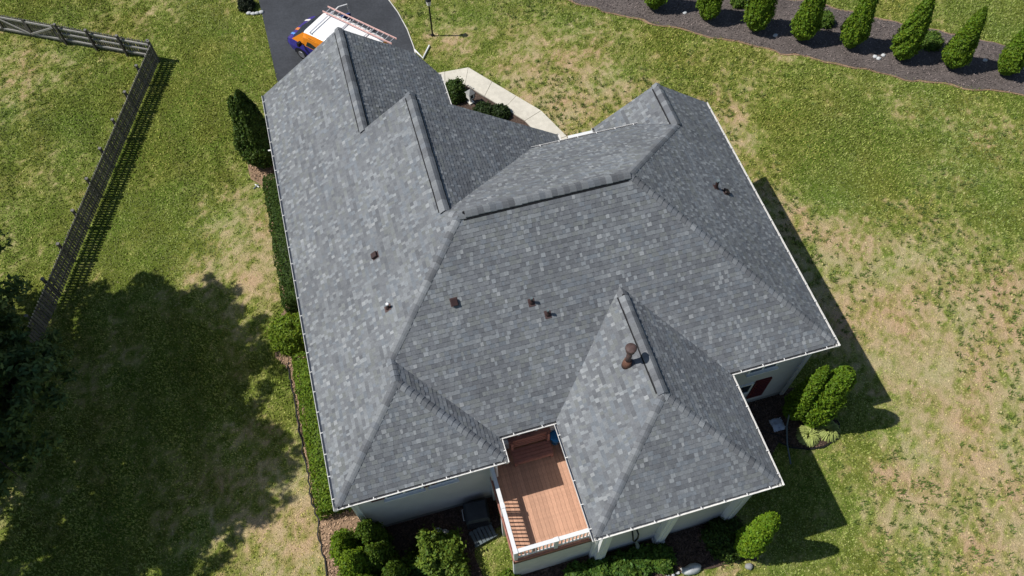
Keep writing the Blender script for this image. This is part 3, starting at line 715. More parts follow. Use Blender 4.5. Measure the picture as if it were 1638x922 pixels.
def rail(a, b, axis):
    a, b = np.array(a), np.array(b); L = np.linalg.norm(b-a); t = (b-a)/L
    q = MB(); q.bar((*a, DZ+1.0), (*b, DZ+1.0), .13, .045); q.build('top_rail', M['trim'], deck)
    for z in (DZ+.11, DZ+.90):
        q = MB(); q.bar((*a, z), (*b, z), .04, .085); q.build('rail', M['trim'], deck)
    n = int(L/.125); q = MB(); q.bbox((-.019, -.019, 0), (.019, .019, .76)); me = q.me('baluster')
    for i in range(1, n):
        p = a+t*L*i/n; link('baluster', me, M['trim'], deck, Vector((*p, DZ+.13))-wloc(deck))
rail((5.03, .28), (5.03, -2.45), 1); rail((5.1, -2.5), (7.6, -2.5), 0)
for (x, y) in ((5.03, -2.5), (5.03, -1.0), (6.4, -2.5), (7.62, -2.5), (5.03, .3)):
    q = MB(); q.bbox((x-.06, y-.06, DZ-.3), (x+.06, y+.06, DZ+1.02)); q.bbox((x-.075, y-.075, DZ+1.024), (x+.075, y+.075, DZ+1.05)); q.build('post', M['trim'], deck)

bench = empty('bench', (6.6, .75, DZ), 0, 'brown wooden bench with tall back against the wall on the deck', 'bench')
for i in range(4):
    q = MB(); q.bbox((5.85, .45+i*.125, DZ+.41), (7.25, .45+i*.125+.115, DZ+.45)); q.build('seat_slat', M['cedar'], bench)
for i in range(5):
    q = MB(); yy = .98+i*.018; q.bbox((5.82, yy, DZ+.52+i*.11), (7.28, yy+.03, DZ+.52+i*.11+.1)); q.build('back_slat', M['cedar'], bench)
q = MB(); q.bbox((5.8, 1.0, DZ+1.07), (7.3, 1.15, DZ+1.11)); q.build('back_cap', M['cedar'], bench)
for x in (5.9, 7.2):
    for y in (.5, .95):
        q = MB(); q.bbox((x-.04, y-.04, DZ), (x+.04, y+.04, DZ+.41 if y < .9 else DZ+1.07)); q.build('leg', M['cedar'], bench)
q = MB(); q.bbox((5.87, .43, DZ+.30), (7.23, .449, DZ+.405)); q.build('apron', M['cedar'], bench)
bin_ = empty('storage_tub', (7.48, .98, DZ), 0, 'blue plastic tub in the corner of the deck beside the bench', 'tub')
q = MB(); q.lathe([(.15, 0), (.19, .5), (.20, .52)], (0, 0, 0), 16); q.build('body', M['blue'], bin_, True, local=True)
q = MB(); q.lathe([(.21, .52), (.21, .56), (.17, .58)], (0, 0, 0), 16); q.build('lid', M['blue'], bin_, local=True)

unit = empty('outdoor_unit', (4.22, -.22, 0), math.radians(-4), 'dark grey boxy outdoor unit on the ground between the left wing and the deck', 'outdoor unit')
q = MB(); q.bbox((-.42, -.36, .08), (.42, .36, .92)); q.build('cabinet', M['dark'], unit, local=True)
q = MB(); q.mesh([(-.44, -.38, .925), (.44, -.38, .925), (.44, .38, .925), (-.44, .38, .925), (-.36, -.31, 1.03), (.36, -.31, 1.03), (.36, .31, 1.03), (-.36, .31, 1.03)], [(4, 5, 6, 7), (0, 1, 5, 4), (1, 2, 6, 5), (2, 3, 7, 6), (3, 0, 4, 7), (0, 3, 2, 1)]); q.build('hood', M['dark'], unit, local=True)
for i in range(6):
    q = MB(); q.box((0, -.365, .2+i*.11), (.7, .02, .07), tilt=('X', .4)); q.build('louvre', M['black'], unit, local=True)
q = MB(); q.tube([(-.46, -.2, .8), (-.5, -.2, .8), (-.5, .2, .8), (-.46, .2, .8)], .015, 6); q.build('handle', M['alu'], unit, local=True)
st = empty('slatted_step', (4.25, -.82, 0), math.radians(12), 'grey slatted wooden step in front of the dark outdoor unit', 'step')
for i in range(6):
    q = MB(); q.bbox((-.42+i*.145, -.34, .14), (-.42+i*.145+.115, .24, .17)); q.build('slat', M['slat'], st, local=True)
for y in (-.3, .18):
    q = MB(); q.bbox((-.45, y-.03, 0), (.47, y+.03, .139)); q.build('bearer', M['slat'], st, local=True)

br = empty('wall_bracket', (9.1, -2.69, 0), 0, 'dark looped bracket with a pale pole fixed to the rear wing wall', 'bracket')
q = MB(); q.tube([(-.1, -.04, 2.6), (-.12, -.2, 2.5), (-.08, -.26, 2.1), (.02, -.24, 1.8), (.1, -.22, 2.1), (.08, -.18, 2.5), (.06, -.04, 2.6)], .03, 8); q.build('loop', M['black'], br, local=True)
q = MB(); q.tube([(.05, -.22, 1.85), (.22, -.26, 1.0), (.34, -.22, .15)], [.03, .07, .05], 8); q.build('pole', M['slat'], br, local=True)

# ------------------------------------------------------------------ planting
def leaf_quads(P, Nn, size, cols, jitter=.8, aspect=.55):
    n = len(P); Nn = Nn+RNG.normal(0, jitter, (n, 3)); Nn /= np.linalg.norm(Nn, axis=1, keepdims=True)+1e-9
    r = RNG.normal(0, 1, (n, 3)); T = np.cross(Nn, r); T /= np.linalg.norm(T, axis=1, keepdims=True)+1e-9; B = np.cross(Nn, T)
    s = (size*RNG.uniform(.6, 1.4, n))[:, None]
    T = T*s; B = B*s*aspect
    V = np.stack([P-T, P+B*.9-T*.1, P+T, P-B*.9-T*.1], 1).reshape(-1, 3)
    return V, np.arange(n*4).reshape(-1, 4), cols
def leaf_cols(n, base, var=.3, tint=.12):
    k = RNG.uniform(1-var, 1+var, (n, 1)); h = RNG.normal(0, tint, (n, 1))
    return np.clip(np.array(base)*k*np.concatenate([1+h, 1+h*.2, 1-h], 1), .002, 1)
def lump(th, z, sd, f=3.):
    """lumpy radius factor"""
    return fbm(np.cos(th)*f+sd*7.7+20, np.sin(th)*f+z*f*.9+sd*3.1+20, 3)-.5
CONE = lambda t: np.minimum(1, (t/.22+.25))**.7*np.clip(1-t, 0, 1)**.58*1.16
def cone_mesh(name, R, H, sd, n, base, size=.05, prof=CONE, z0=.12, lum=.55):
    t = RNG.random(n)**1.05; th = RNG.uniform(0, 6.2832, n)
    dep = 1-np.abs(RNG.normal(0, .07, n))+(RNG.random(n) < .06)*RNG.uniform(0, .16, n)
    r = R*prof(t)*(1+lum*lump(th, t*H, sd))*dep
    P = np.stack([r*np.cos(th), r*np.sin(th), z0+t*(H-z0)], -1)
    Nn = np.stack([np.cos(th), np.sin(th), .45+.0*t], -1)
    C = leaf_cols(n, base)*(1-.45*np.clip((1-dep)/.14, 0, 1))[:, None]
    V, F, C = leaf_quads(P, Nn, size, C, .75)
    # solid twiggy heart
    k = 20; m = 14; tt = np.linspace(0, 1, m); aa = np.linspace(0, 6.2832, k, endpoint=False)
    TT, AA = np.meshgrid(tt, aa, indexing='ij'); rr = np.maximum(R*prof(TT)*(1+lum*lump(AA, TT*H, sd))*.88, .003)
    V2 = np.stack([rr*np.cos(AA), rr*np.sin(AA), z0+TT*(H-z0)*.985], -1).reshape(-1, 3)
    i, j = np.meshgrid(np.arange(m-1), np.arange(k), indexing='ij'); i = i.ravel(); j = j.ravel()
    F2 = np.stack([i*k+j, i*k+(j+1) % k, (i+1)*k+(j+1) % k, (i+1)*k+j], 1)+len(V)
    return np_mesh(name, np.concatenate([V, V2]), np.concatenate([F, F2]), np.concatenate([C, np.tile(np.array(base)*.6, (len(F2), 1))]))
def trunk_mesh(h, r, name='trunk'):
    b = MB(); b.tube([(0, 0, -.05), (.01, 0, h*.5), (0, .01, h)], [r, r*.8, r*.3], 8); return b.me(name)
def conifer(name, loc, mesh, label, cat='conifer', group=None, rz=0., sc=(1, 1, 1), tr=None):
    o = empty(name, loc, rz, label, cat, group); o.scale = sc
    link('crown', mesh, M['leaf'], o); link('trunk', tr or trunk_mesh(1.5, .06), M['bark'], o); return o

ARB = (.138, .228, .015)
cones = [cone_mesh('crown', (.64, .60, .67)[i], 3.6, i+1, 8000, ARB, .06, lum=(.55, .75, .65)[i]) for i in range(3)]
tr = trunk_mesh(2.5, .07)
rows = [(1043, 20), (1128, 38), (1205, 55), (1280, 72), (1357, 84), (1440, 101), (1521, 115), (1607, 127)]
words = ['leftmost', 'second from the left', 'third from the left', 'fourth from the left', 'fifth from the left', 'third from the right', 'second from the right', 'rightmost']
hs = [1.16, 1.2, 1.22, 1.26, 1.24, 1.10, 1.02, 1.06]
for i, ((px, py), w) in enumerate(zip(rows, words)):
    c = unp(px, py, .1); d = np.array([.3, .5]) 
    conifer('clipped_conifer', (c[0]+d[0]*.9, c[1]+d[1]*.9, .02), cones[i % 3], 'clipped green conifer in the grey mulch row, %s of eight' % w, group='conifers clipped to cones in a row', rz=i*1.3, sc=(random.uniform(.95, 1.08),)*2+(hs[i],), tr=tr)
def dome_mesh(R, H, sd, n, base, size, box=None, lum=.5, z0=0.05, jit=.8):
    """rounded bush, or clipped hedge when box=(lx,ly) is given; centred on the origin"""
    if box is None:
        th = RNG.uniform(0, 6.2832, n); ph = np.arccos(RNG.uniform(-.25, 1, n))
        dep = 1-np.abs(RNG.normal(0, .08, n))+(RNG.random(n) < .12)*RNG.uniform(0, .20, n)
        k = (1+lum*(fbm(np.cos(th)*np.sin(ph)*3.2+sd*5+30, np.sin(th)*np.sin(ph)*3.2+np.cos(ph)*2.2+sd+30, 3)-.5))*dep
        Nn = np.stack([np.sin(ph)*np.cos(th), np.sin(ph)*np.sin(th), np.cos(ph)], -1)
        P = Nn*k[:, None]*np.array([R, R, H*.8])+np.array([0, 0, H*.2])
        P[:, 2] = np.maximum(P[:, 2], z0)
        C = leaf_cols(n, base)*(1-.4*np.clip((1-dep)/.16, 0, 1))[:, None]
        V, F, C = leaf_quads(P, Nn+np.array([0, 0, .2]), size, C, jit)
        k_ = 18; m = 9; pp = np.linspace(.02, 1.85, m); aa = np.linspace(0, 6.2832, k_, endpoint=False); PP, AA = np.meshgrid(pp, aa, indexing='ij')
        kk = (1+lum*(fbm(np.cos(AA)*np.sin(PP)*3.2+sd*5+30, np.sin(AA)*np.sin(PP)*3.2+np.cos(PP)*2.2+sd+30, 3)-.5))*.87
        V2 = np.stack([np.sin(PP)*np.cos(AA)*kk*R, np.sin(PP)*np.sin(AA)*kk*R, np.maximum(np.cos(PP)*kk*H*.8+H*.2, .0)], -1).reshape(-1, 3)
        i, j = np.meshgrid(np.arange(m-1), np.arange(k_), indexing='ij'); i = i.ravel(); j = j.ravel()
        F2 = np.stack([i*k_+j, (i+1)*k_+j, (i+1)*k_+(j+1) % k_, i*k_+(j+1) % k_], 1)+len(V)
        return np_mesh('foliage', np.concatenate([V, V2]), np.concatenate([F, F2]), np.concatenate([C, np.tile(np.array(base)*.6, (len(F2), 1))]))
    lx, ly = box
    Ar = [lx*ly, ly*H, ly*H, lx*H, lx*H]; pick = RNG.choice(5, n, p=np.array(Ar)/sum(Ar)); u = RNG.uniform(-.5, .5, n); v = RNG.uniform(-.5, .5, n)
    P = np.zeros((n, 3)); Nn = np.zeros((n, 3))
    for f in range(5):
        s = pick == f
        if f == 0: P[s] = np.stack([u[s]*lx, v[s]*ly, np.full(s.sum(), H)], -1); Nn[s] = (0, 0, 1)
        elif f < 3: sg = -1 if f == 1 else 1; P[s] = np.stack([np.full(s.sum(), sg*lx/2), u[s]*ly, (v[s]+.5)*H], -1); Nn[s] = (sg, 0, .2)
        else: sg = -1 if f == 3 else 1; P[s] = np.stack([u[s]*lx, np.full(s.sum(), sg*ly/2), (v[s]+.5)*H], -1); Nn[s] = (0, sg, .2)
    off = (fbm(P[:, 1]*1.7+sd*9, P[:, 0]*1.7+P[:, 2]*1.9+sd, 4, .7)-.55)*.42-np.abs(RNG.normal(0, .03, n))
    # round the shoulders
    ed = np.clip((np.abs(P[:, 0])/(lx/2)-.62)/.38, 0, 1)*np.clip((P[:, 2]/H-.6)/.4, 0, 1)
    P = P+Nn*off[:, None]; P[:, 2] -= .18*ed**2*H; P[:, 2] = np.maximum(P[:, 2], .04)
    C = leaf_cols(n, base, .35)
    V, F, C = leaf_quads(P, Nn, size, C, jit)
    b = MB(); x, y = lx/2-.13, ly/2-.13
    V2 = np.array([(-x, -y, 0), (x, -y, 0), (x, y, 0), (-x, y, 0), (-x*.85, -y*.97, H-.2), (x*.85, -y*.97, H-.2), (x*.85, y*.97, H-.2), (-x*.85, y*.97, H-.2)]); F2 = np.array([(4, 5, 6, 7), (0, 1, 5, 4), (1, 2, 6, 5), (2, 3, 7, 6), (3, 0, 4, 7)])+len(V)
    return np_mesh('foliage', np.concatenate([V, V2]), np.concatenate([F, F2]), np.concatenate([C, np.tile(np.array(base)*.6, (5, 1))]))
def bush(name, loc, mesh, label, cat='bush', group=None, rz=0.):
    o = empty(name, loc, rz, label, cat, group); link('foliage', mesh, M['leaf'], o); link('stem', trunk_mesh(.4, .035, 'stem'), M['bark'], o); return o

# left side of the house
YEW = (.050, .092, .012)
o = empty('twin_conifer', (-1.1, 18.75, .02), 0, 'tall dark conifer with two tips standing beside the garage corner', 'conifer')
link('crown', cone_mesh('crown', .80, 4.7, 11, 9000, (.06, .105, .014), .065, lum=.9), M['leaf'], o)
link('crown', cone_mesh('crown', .66, 4.35, 12, 6000, (.065, .112, .014), .065, lum=.9), M['leaf'], o, (-.36, .12, 0))
for dx, dy in ((0, 0), (-.36, .12)): link('trunk', trunk_mesh(2, .07), M['bark'], o, (dx, dy, 0))
bush('hedge', (-.70, 13.6, .02), dome_mesh(1, 1.15, 2, 15000, YEW, .045, (1.2, 6.9)), 'long dark clipped hedge beside the left eave, nearer the garage', 'hedge')
bush('round_bush', (-1.22, 9.05, .02), dome_mesh(.85, 1.35, 3, 6500, (.15, .225, .014), .05), 'round yellow-green bush between the two hedges on the left', 'bush')
bush('hedge', (-.72, 4.55, .02), dome_mesh(1, 1.0, 4, 14000, (.135, .215, .015), .045, (1.2, 6.5)), 'narrow green hedge beside the left eave, nearer the rear corner', 'hedge')
# dark trench edging of that bed
b = MB(); pts = [(-1.62, 8.0), (-1.66, 7.3), (-1.60, 6.5), (-1.64, 5.6), (-1.57, 4.8), (-1.60, 3.9), (-1.52, 3.1), (-1.56, 2.2), (-1.45, 1.4), (-1.50, .6), (-1.42, -.1), (-1.45, -.8), (-1.3, -1.6), (-1.2, -2.4), (-.95, -3.2)]
fine = []
for p, q in zip(pts[:-1], pts[1:]):
    for k in range(4): fine.append((p[0]+(q[0]-p[0])*k/4+random.uniform(-.05, .05), p[1]+(q[1]-p[1])*k/4, .05+random.uniform(0, .03)))
b.tube(fine, .03, 6); tag(b.build('edging_strip', M['black']), 'dark wavy garden edging strip along the left side bed', 'edging')
q = empty('sprinkler_head', (-1.78, 17.4, .0), .6, 'small pale plastic sprinkler lying in the grass beside the dark hedge', 'sprinkler')
b = MB(); b.bar((-.16, 0, .03), (.16, 0, .05), .05, .03); b.build('arm', M['slat'], q, local=True)
b = MB(); b.bar((.06, -.14, .05), (.06, .14, .03), .045, .03); b.build('foot', M['pvc'], q, local=True)

# rear bushes
GRN = (.15, .24, .014)
cl = [(-.45, -.25, 2.5, .62, 'small conifer at the rear left corner of the house, leftmost of its clump'), (.45, -.15, 2.7, .6, 'conifer at the rear left corner of the house, closest to the wall'), (-.15, -1.05, 3.0, .68, 'conifer in front of its clump near the rear left corner of the house'), (.55, -.95, 2.6, .6, 'conifer at the inner dark side of the rear left corner clump'), (-.1, -1.95, 2.6, .75, 'conifer at the very bottom of the photo near the rear left corner'), (1.0, -1.6, 2.2, .6, 'low dark conifer facing the round bush behind the left wing')]
for i, (x, y, h, r, lb) in enumerate(cl):
    conifer('bushy_conifer', (x, y, .02), cone_mesh('crown', r, h, 20+i, 5000, GRN if x < .3 else (.085, .145, .012), .055, lambda t: np.minimum(1, (t/.15+.4))**.6*np.clip(1-t, 0, 1)**.42*1.08, lum=1.0), lb, group='conifers at the rear left corner', rz=i)  # lit left and shaded right of the clump painted into the leaf colours
bush('round_bush', (2.55, -1.55, .02), dome_mesh(1.05, 1.25, 5, 8000, (.13, .20, .024), .07, lum=1.0), 'round bright green bush behind the left wing, in the sun', 'bush')
bush('round_bush', (1.75, -1.9, .02), dome_mesh(.8, .95, 6, 5000, (.05, .095, .018), .055), 'darker low bush against the left of the bright round bush', 'bush')
bush('round_bush', (4.72, -2.75, .02), dome_mesh(.42, .6, 7, 2200, (.11, .18, .014), .05), 'small vivid green bush at the foot of the deck corner', 'bush')
sp = [(7.1, -3.35, .55), (7.9, -3.25, .5), (8.7, -3.4, .6), (9.4, -3.35, .55), (10.1, -3.45, .5)]
for i, (x, y, r) in enumerate(sp):
    bush('spreading_shrub', (x, y, .02), dome_mesh(r, .62, 30+i, 2200, (.085, .16, .022), .07), 'spreading green shrub along the rear wing wall, %s' % ['nearest the deck', 'second from the deck', 'third from the deck', 'fourth from the deck', 'farthest from the deck'][i], 'shrub', 'shrubs along the rear wing wall', rz=i)
conifer('columnar_conifer', (13.02, -3.95, .02), cone_mesh('crown', .50, 4.6, 41, 7500, (.145, .25, .012), .055, lambda t: np.minimum(1, (t/.35+.3))**.6*np.clip(1-t, 0, 1)**.36*1.05), 'single bright columnar conifer at the outer corner of the rear wing')
bush('round_bush', (12.55, -3.45, .02), dome_mesh(.75, 1.0, 42, 5000, (.045, .085, .012), .05), 'shaded round bush by the wall left of the single columnar conifer', 'bush')
PRO = lambda t: np.minimum(1, (t/.3+.35))**.6*np.clip(1-t, 0, 1)**.5*1.12
conifer('columnar_conifer', (17.0, .28, .02), cone_mesh('crown', .48, 4.4, 43, 6500, (.125, .215, .012), .055, PRO), 'slimmer left spire of the conifer pair beside the right rear corner', group='twin spire conifers')
conifer('columnar_conifer', (17.62, -.08, .02), cone_mesh('crown', .66, 4.5, 44, 8500, (.125, .217, .012), .055, lambda t: np.minimum(1, (t/.3+.35))**.6*np.clip(1-t, 0, 1)**.33*1.05), 'broader right spire of the conifer pair beside the right rear corner', group='twin spire conifers')
def tuft(loc, label, R=.42, n=420, base=(.42, .48, .15)):
    o = empty('grass_clump', loc, 0, label, 'grass clump', 'pale grass clumps at the twin conifers')
    V = []; F = []; C = []
    for i in range(n):
        a = random.uniform(0, 6.283); l = R*random.uniform(.6, 1.15); w = .012; r0 = random.uniform(0, .08); ca, sa = math.cos(a), math.sin(a)
        h = random.uniform(.15, .42); k = len(V)
        for s_, z in ((r0, .0), (r0+(l-r0)*.55, h), (l, h*.35)):
            V += [(ca*s_-sa*w, sa*s_+ca*w, z), (ca*s_+sa*w, sa*s_-ca*w, z)]
        F += [(k, k+1, k+3, k+2), (k+2, k+3, k+5, k+4)]; c = np.array(base)*random.uniform(.65, 1.3); C += [c, c]
    link('blades', np_mesh('blades', V, F, np.array(C)), M['leaf'], o)
    b = MB(); b.lathe([(.1, -.05), (.13, .03), (.06, .08)], (0, 0, 0), 8); b.build('crown_base', M['bark'], o, local=True)
tuft((17.22, -.72, .03), 'pale spiky grass clump at the foot of the slimmer conifer spire')
tuft((18.02, -.72, .03), 'pale spiky grass clump right of its twin at the broader conifer spire', .45)
# black hose-like edging and small things in the right corner
b = MB(); b.tube([(16.0, -.55, .05), (16.4, -.95, .05), (17.0, -1.2, .05), (17.6, -1.28, .05), (18.3, -1.12, .05), (18.62, -.6, .05), (18.5, .3, .05)], .03, 6); tag(b.build('edging_strip', M['black']), 'black curved edging strip round the twin spire conifers', 'edging')
b = MB(); b.tube([(15.2, .5, .07), (15.4, .1, .07), (16.1, -.35, .07), (16.45, -.62, .07)], .025, 6); tag(b.build('hose', M['black']), 'black garden hose on the shaded ground by the right rear corner', 'hose')
b = MB(); b.tube([(16.55, .05, .9), (16.5, -.2, .35), (16.3, -.8, .12), (16.1, -1.55, .08)], .03, 6); tag(b.build('garden_pole', M['slat']), 'thin grey pole lying in the shade beside the rear wing', 'pole')
b = MB(); n = 7
V = [(16.05+i*.085+random.uniform(-.02, .02), -.22+j*.085+random.uniform(-.02, .02), .06+random.uniform(0, .16)*(1 if 0 < i < 6 and 0 < j < 6 else 0)) for j in range(n) for i in range(n)]
b.mesh(V, [(j*n+i, j*n+i+1, (j+1)*n+i+1, (j+1)*n+i) for j in range(n-1) for i in range(n-1)]); tag(b.build('crumpled_cloth', M['cloth'], None, True), 'crumpled pale cloth on the shaded ground near the right rear corner', 'cloth')
def rock(name, c, r, m, label, cat, group=None, sd=0):
    th = np.linspace(0, 6.2832, 12, endpoint=False); ph = np.linspace(.05, 2.1, 7); A, Pp = np.meshgrid(th, ph)
    k = .75+.6*fbm(np.cos(A)*np.sin(Pp)*1.6+sd*4+10, np.sin(A)*np.sin(Pp)*1.6+np.cos(Pp)+sd+10, 3)
    V = np.stack([np.sin(Pp)*np.cos(A)*k*r[0], np.sin(Pp)*np.sin(A)*k*r[1], np.cos(Pp)*k*r[2]], -1).reshape(-1, 3)
    j, i = np.meshgrid(np.arange(6), np.arange(12), indexing='ij'); j = j.ravel(); i = i.ravel()
    F = np.stack([j*12+i, (j+1)*12+i, (j+1)*12+(i+1) % 12, j*12+(i+1) % 12], 1)
    return tag(link(name, np_mesh(name, V, F), m, None, c), label, cat, group)
rock('boulder', (11.05, -4.1, .1), (.36, .18, .22), M['rock'], 'long pale grey boulder at the edge of the rear wing bed', 'boulder', sd=1)
rock('boulder', (13.05, -4.55, .05), (.14, .12, .12), M['found'], 'small dark boulder at the foot of the single columnar conifer', 'boulder', sd=2)
for i in range(7): rock('stone', (9.6+i*.19, -4.22+.04*i+random.uniform(-.04, .04), .04), (.08, .06, .05), M['rock'], 'small pale edging stone left of the long grey boulder', 'stone', 'edging stones of the rear wing bed', 10+i)
for i, (px, py) in enumerate(((735, 795), (700, 845), (690, 853), (712, 848))):
    c = unp(px, py+5); rock('stone', (c[0], c[1], .05), (.16, .12, .09), M['rock'], 'pale stone on the ground behind the bright round bush', 'stone', 'stones behind the round bush', 20+i)
for i, (px, py) in enumerate(((1399, 92), (1405, 95), (1412, 90), (1240, 58), (1640, 112), (1575, 98), (1095, 22))):
    c = unp(px, py); rock('stone', (c[0], c[1], .05), (.12, .1, .07), M['rock'], 'small pale stone lying on the grey mulch of the conifer row', 'stone', 'stones in the conifer row', 40+i)
for i, (px, py, r, lb) in enumerate(((1318, 38, .45, 'small light green shrub in the grey mulch behind the fourth conifer of the row'), (1487, 72, .55, 'light green shrub in the grey mulch behind the third conifer from the right'), (1180, 8, .4, 'small light green shrub in the grey mulch behind the second conifer of the row'))):
    c = unp(px, py); bush('small_shrub', (c[0], c[1], .02), dome_mesh(r, .7, 50+i, 1500, (.11, .19, .025), .05), lb, 'shrub')
# front bed
c = unp(728, 155); bush('round_bush', (c[0], c[1], .02), dome_mesh(.6, .95, 60, 3500, (.05, .09, .014), .05), 'dark round bush beside the garage gutter inside the path bend', 'bush')
for i, (px, py, lb) in enumerate(((775, 182, 'low dark shrub in the front bed by the gable, left one'), (800, 184, 'low dark shrub in the front bed by the gable, right one'))):
    c = unp(px, py); bush('low_shrub', (c[0], c[1], .02), dome_mesh(.5, .5, 61+i, 2000, (.03, .055, .012), .05), lb, 'shrub')
c = unp(753, 165); ln = empty('garden_lantern', (c[0], c[1], .02), .4, 'small pale garden lantern in the front bed inside the path bend', 'lantern')
b = MB(); b.bbox((-.13, -.13, 0), (.13, .13, .08)); b.bbox((-.05, -.05, .08), (.05, .05, .35)); b.build('base', M['lantern'], ln, local=True)
b = MB(); b.bbox((-.14, -.14, .35), (.14, .14, .7)); b.build('light_box', M['lantern'], ln, local=True)
b = MB(); b.mesh([(-.19, -.19, .70), (.19, -.19, .70), (.19, .19, .70), (-.19, .19, .70), (0, 0, .92)], [(0, 1, 4), (1, 2, 4), (2, 3, 4), (3, 0, 4), (3, 2, 1, 0)]); b.build('roof_cap', M['found'], ln, local=True)
for s_ in (-1, 1):
    b = MB(); b.bbox((-.07, s_*.143-.004, .42), (.07, s_*.143+.004, .62)); b.build('opening', M['black'], ln, local=True)
# corner of the drive, top left
bush('low_shrub', (-.78, 29.75, .02), dome_mesh(.45, .55, 64, 2000, (.02, .03, .012), .05), 'dark low shrub at the left edge of the drive, cut by the photo edge', 'shrub')
for i in range(4): rock('stone', (-.75+.22*i, 29.15+random.uniform(-.1, .1), .04), (.13, .1, .08), M['rock'], 'pale stone beside the left edge of the drive near the photo top', 'stone', 'stones by the drive', 70+i)
# white pipe at the garage corner
b = MB(); b.tube([(7.2, 23.95, .06), (7.48, 23.25, .06), (8.0, 24.05, .06)], .05, 8); tag(b.build('drain_pipe', M['pvc']), 'white bent drain pipe lying by the drive at the garage corner', 'pipe')

# lamp post
lp = empty('lamp_post', (8.34, 24.78, 0), 0, 'slim black lamp post standing on the lawn beside the drive', 'lamp post')
b = MB(); b.tube([(0, 0, -.1), (0, 0, 1.95)], .042, 10); b.build('pole', M['black'], lp, local=True)
b = MB(); b.lathe([(.09, 0), (.09, .05), (.05, .12)], (0, 0, 0), 10); b.build('foot', M['black'], lp, local=True)
b = MB(); b.lathe([(.06, 1.95), (.11, 2.0), (.14, 2.28)], (0, 0, 0), 6); b.build('lamp_glass', M['lantern'], lp, local=True)
b = MB(); b.lathe([(.17, 2.28), (.1, 2.38), (.02, 2.46)], (0, 0, 0), 6); b.build('lamp_roof', M['black'], lp, local=True)

# ------------------------------------------------------------------ picket fence
FC = np.array([-5.62, 27.03]); FA = np.array([-12.35, 9.3]); FB = np.array([-14.2, 32.0])
fence = empty('picket_fence', (*FC, 0), 0, 'weathered wooden picket fence turning a corner on the left lawn', 'fence')
def fcol(): k = random.uniform(.7, 1.25); return (.16*k, .15*k, .133*k)
pk = []
for i in range(6):
    b = MB(); c = fcol(); b.prism([(-.052, -.011), (.052, -.011), (.052, .011), (-.052, .011)], .05, 1.16, col=c)
    b.mesh([(-.045, -.011, 1.16), (.045, -.011, 1.16), (.045, .011, 1.16), (-.045, .011, 1.16), (0, -.011, 1.24), (0, .011, 1.24)], [(0, 1, 4), (2, 3, 5), (1, 2, 5, 4), (3, 0, 4, 5)], tuple(v*2.6 for v in c)); pk.append(b.me('picket'))
def run(a, b, side, gate=None):
    d = b-a; L = np.linalg.norm(d); d = d/L; n = np.array([-d[1], d[0]])*side; rz = math.atan2(d[1], d[0])
    s = .06
    while s < L:
        p = a+d*s+n*.045
        if gate is None or not gate[0] < s < gate[1]:
            o = link('picket', pk[random.randrange(6)], M['fence'], fence, (*(p-FC), random.uniform(-.015, .015))); o.rotation_euler = (0, random.uniform(-.015, .015), rz)
        s += .142
    segs = [(0, L)] if gate is None else [(0, gate[0]), (gate[1], L)]
    for s0, s1 in segs:
        for z in (.28, .68, 1.02):
            q = MB(); A = a+d*s0; B = a+d*s1; q.bar((*A, z), (*B, z), .06, .09, col=(.06, .055, .05) if gate is None else (.33, .32, .30)); q.build('rail', M['fence'], fence)  # upper run's rails painted pale as sunlit, the side run's dark behind its pickets
    s = 0
    while s <= L+.1:
        p = a+d*min(s, L)-n*.075
        if gate is None or not gate[0]+.1 < s < gate[1]-.1:
            q = MB(); q.box((*p, .62), (.10, .10, 1.44), rz=rz, col=(.085, .078, .072)); q.box((*p, 1.36), (.13, .13, .05), rz=rz, col=(.18, .17, .16)); q.build('post', M['fence'], fence)
        s += 1.75
    return d, n, rz
run(FC, FA, 1)
LB = np.linalg.norm(FB-FC); d2, n2, rz2 = run(FC, FB, -1, (5.45, 9.0))
# the gate in the upper run
ga, gb_ = FC+d2*5.55, FC+d2*8.9
gate = empty('picket_gate', (*ga, 0), 0, 'wide wooden gate with diagonal braces in the picket fence, at the left photo edge', 'gate')
for s0, s1 in ((5.55, 7.2), (7.26, 8.9)):
    a, b_ = FC+d2*s0, FC+d2*s1
    for z in (.25, 1.05):
        q = MB(); q.bar((*a, z), (*b_, z), .05, .10, col=(.34, .33, .31)); q.build('rail', M['fence'], gate)  # same painted sunlit grey as the upper run's rails
    for p in (a, b_):
        q = MB(); q.bar((*p, .1), (*p, 1.2), .05, .1, col=(.12, .11, .10), upv=(d2[0], d2[1], 0)); q.build('stile', M['fence'], gate)
    q = MB(); A, B = (a, b_) if s0 > 6 else (b_, a); q.bar((*(A-n2*.03), .27), (*(B-n2*.03), 1.03), .04, .09, col=(.34, .33, .31)); q.build('brace', M['fence'], gate)
    s = s0+.05
    while s < s1:
        p = FC+d2*s+n2*.045; o = link('picket', pk[random.randrange(6)], M['fence'], gate, (*(p-ga), 0)); o.rotation_euler = (0, 0, rz2); s += .142

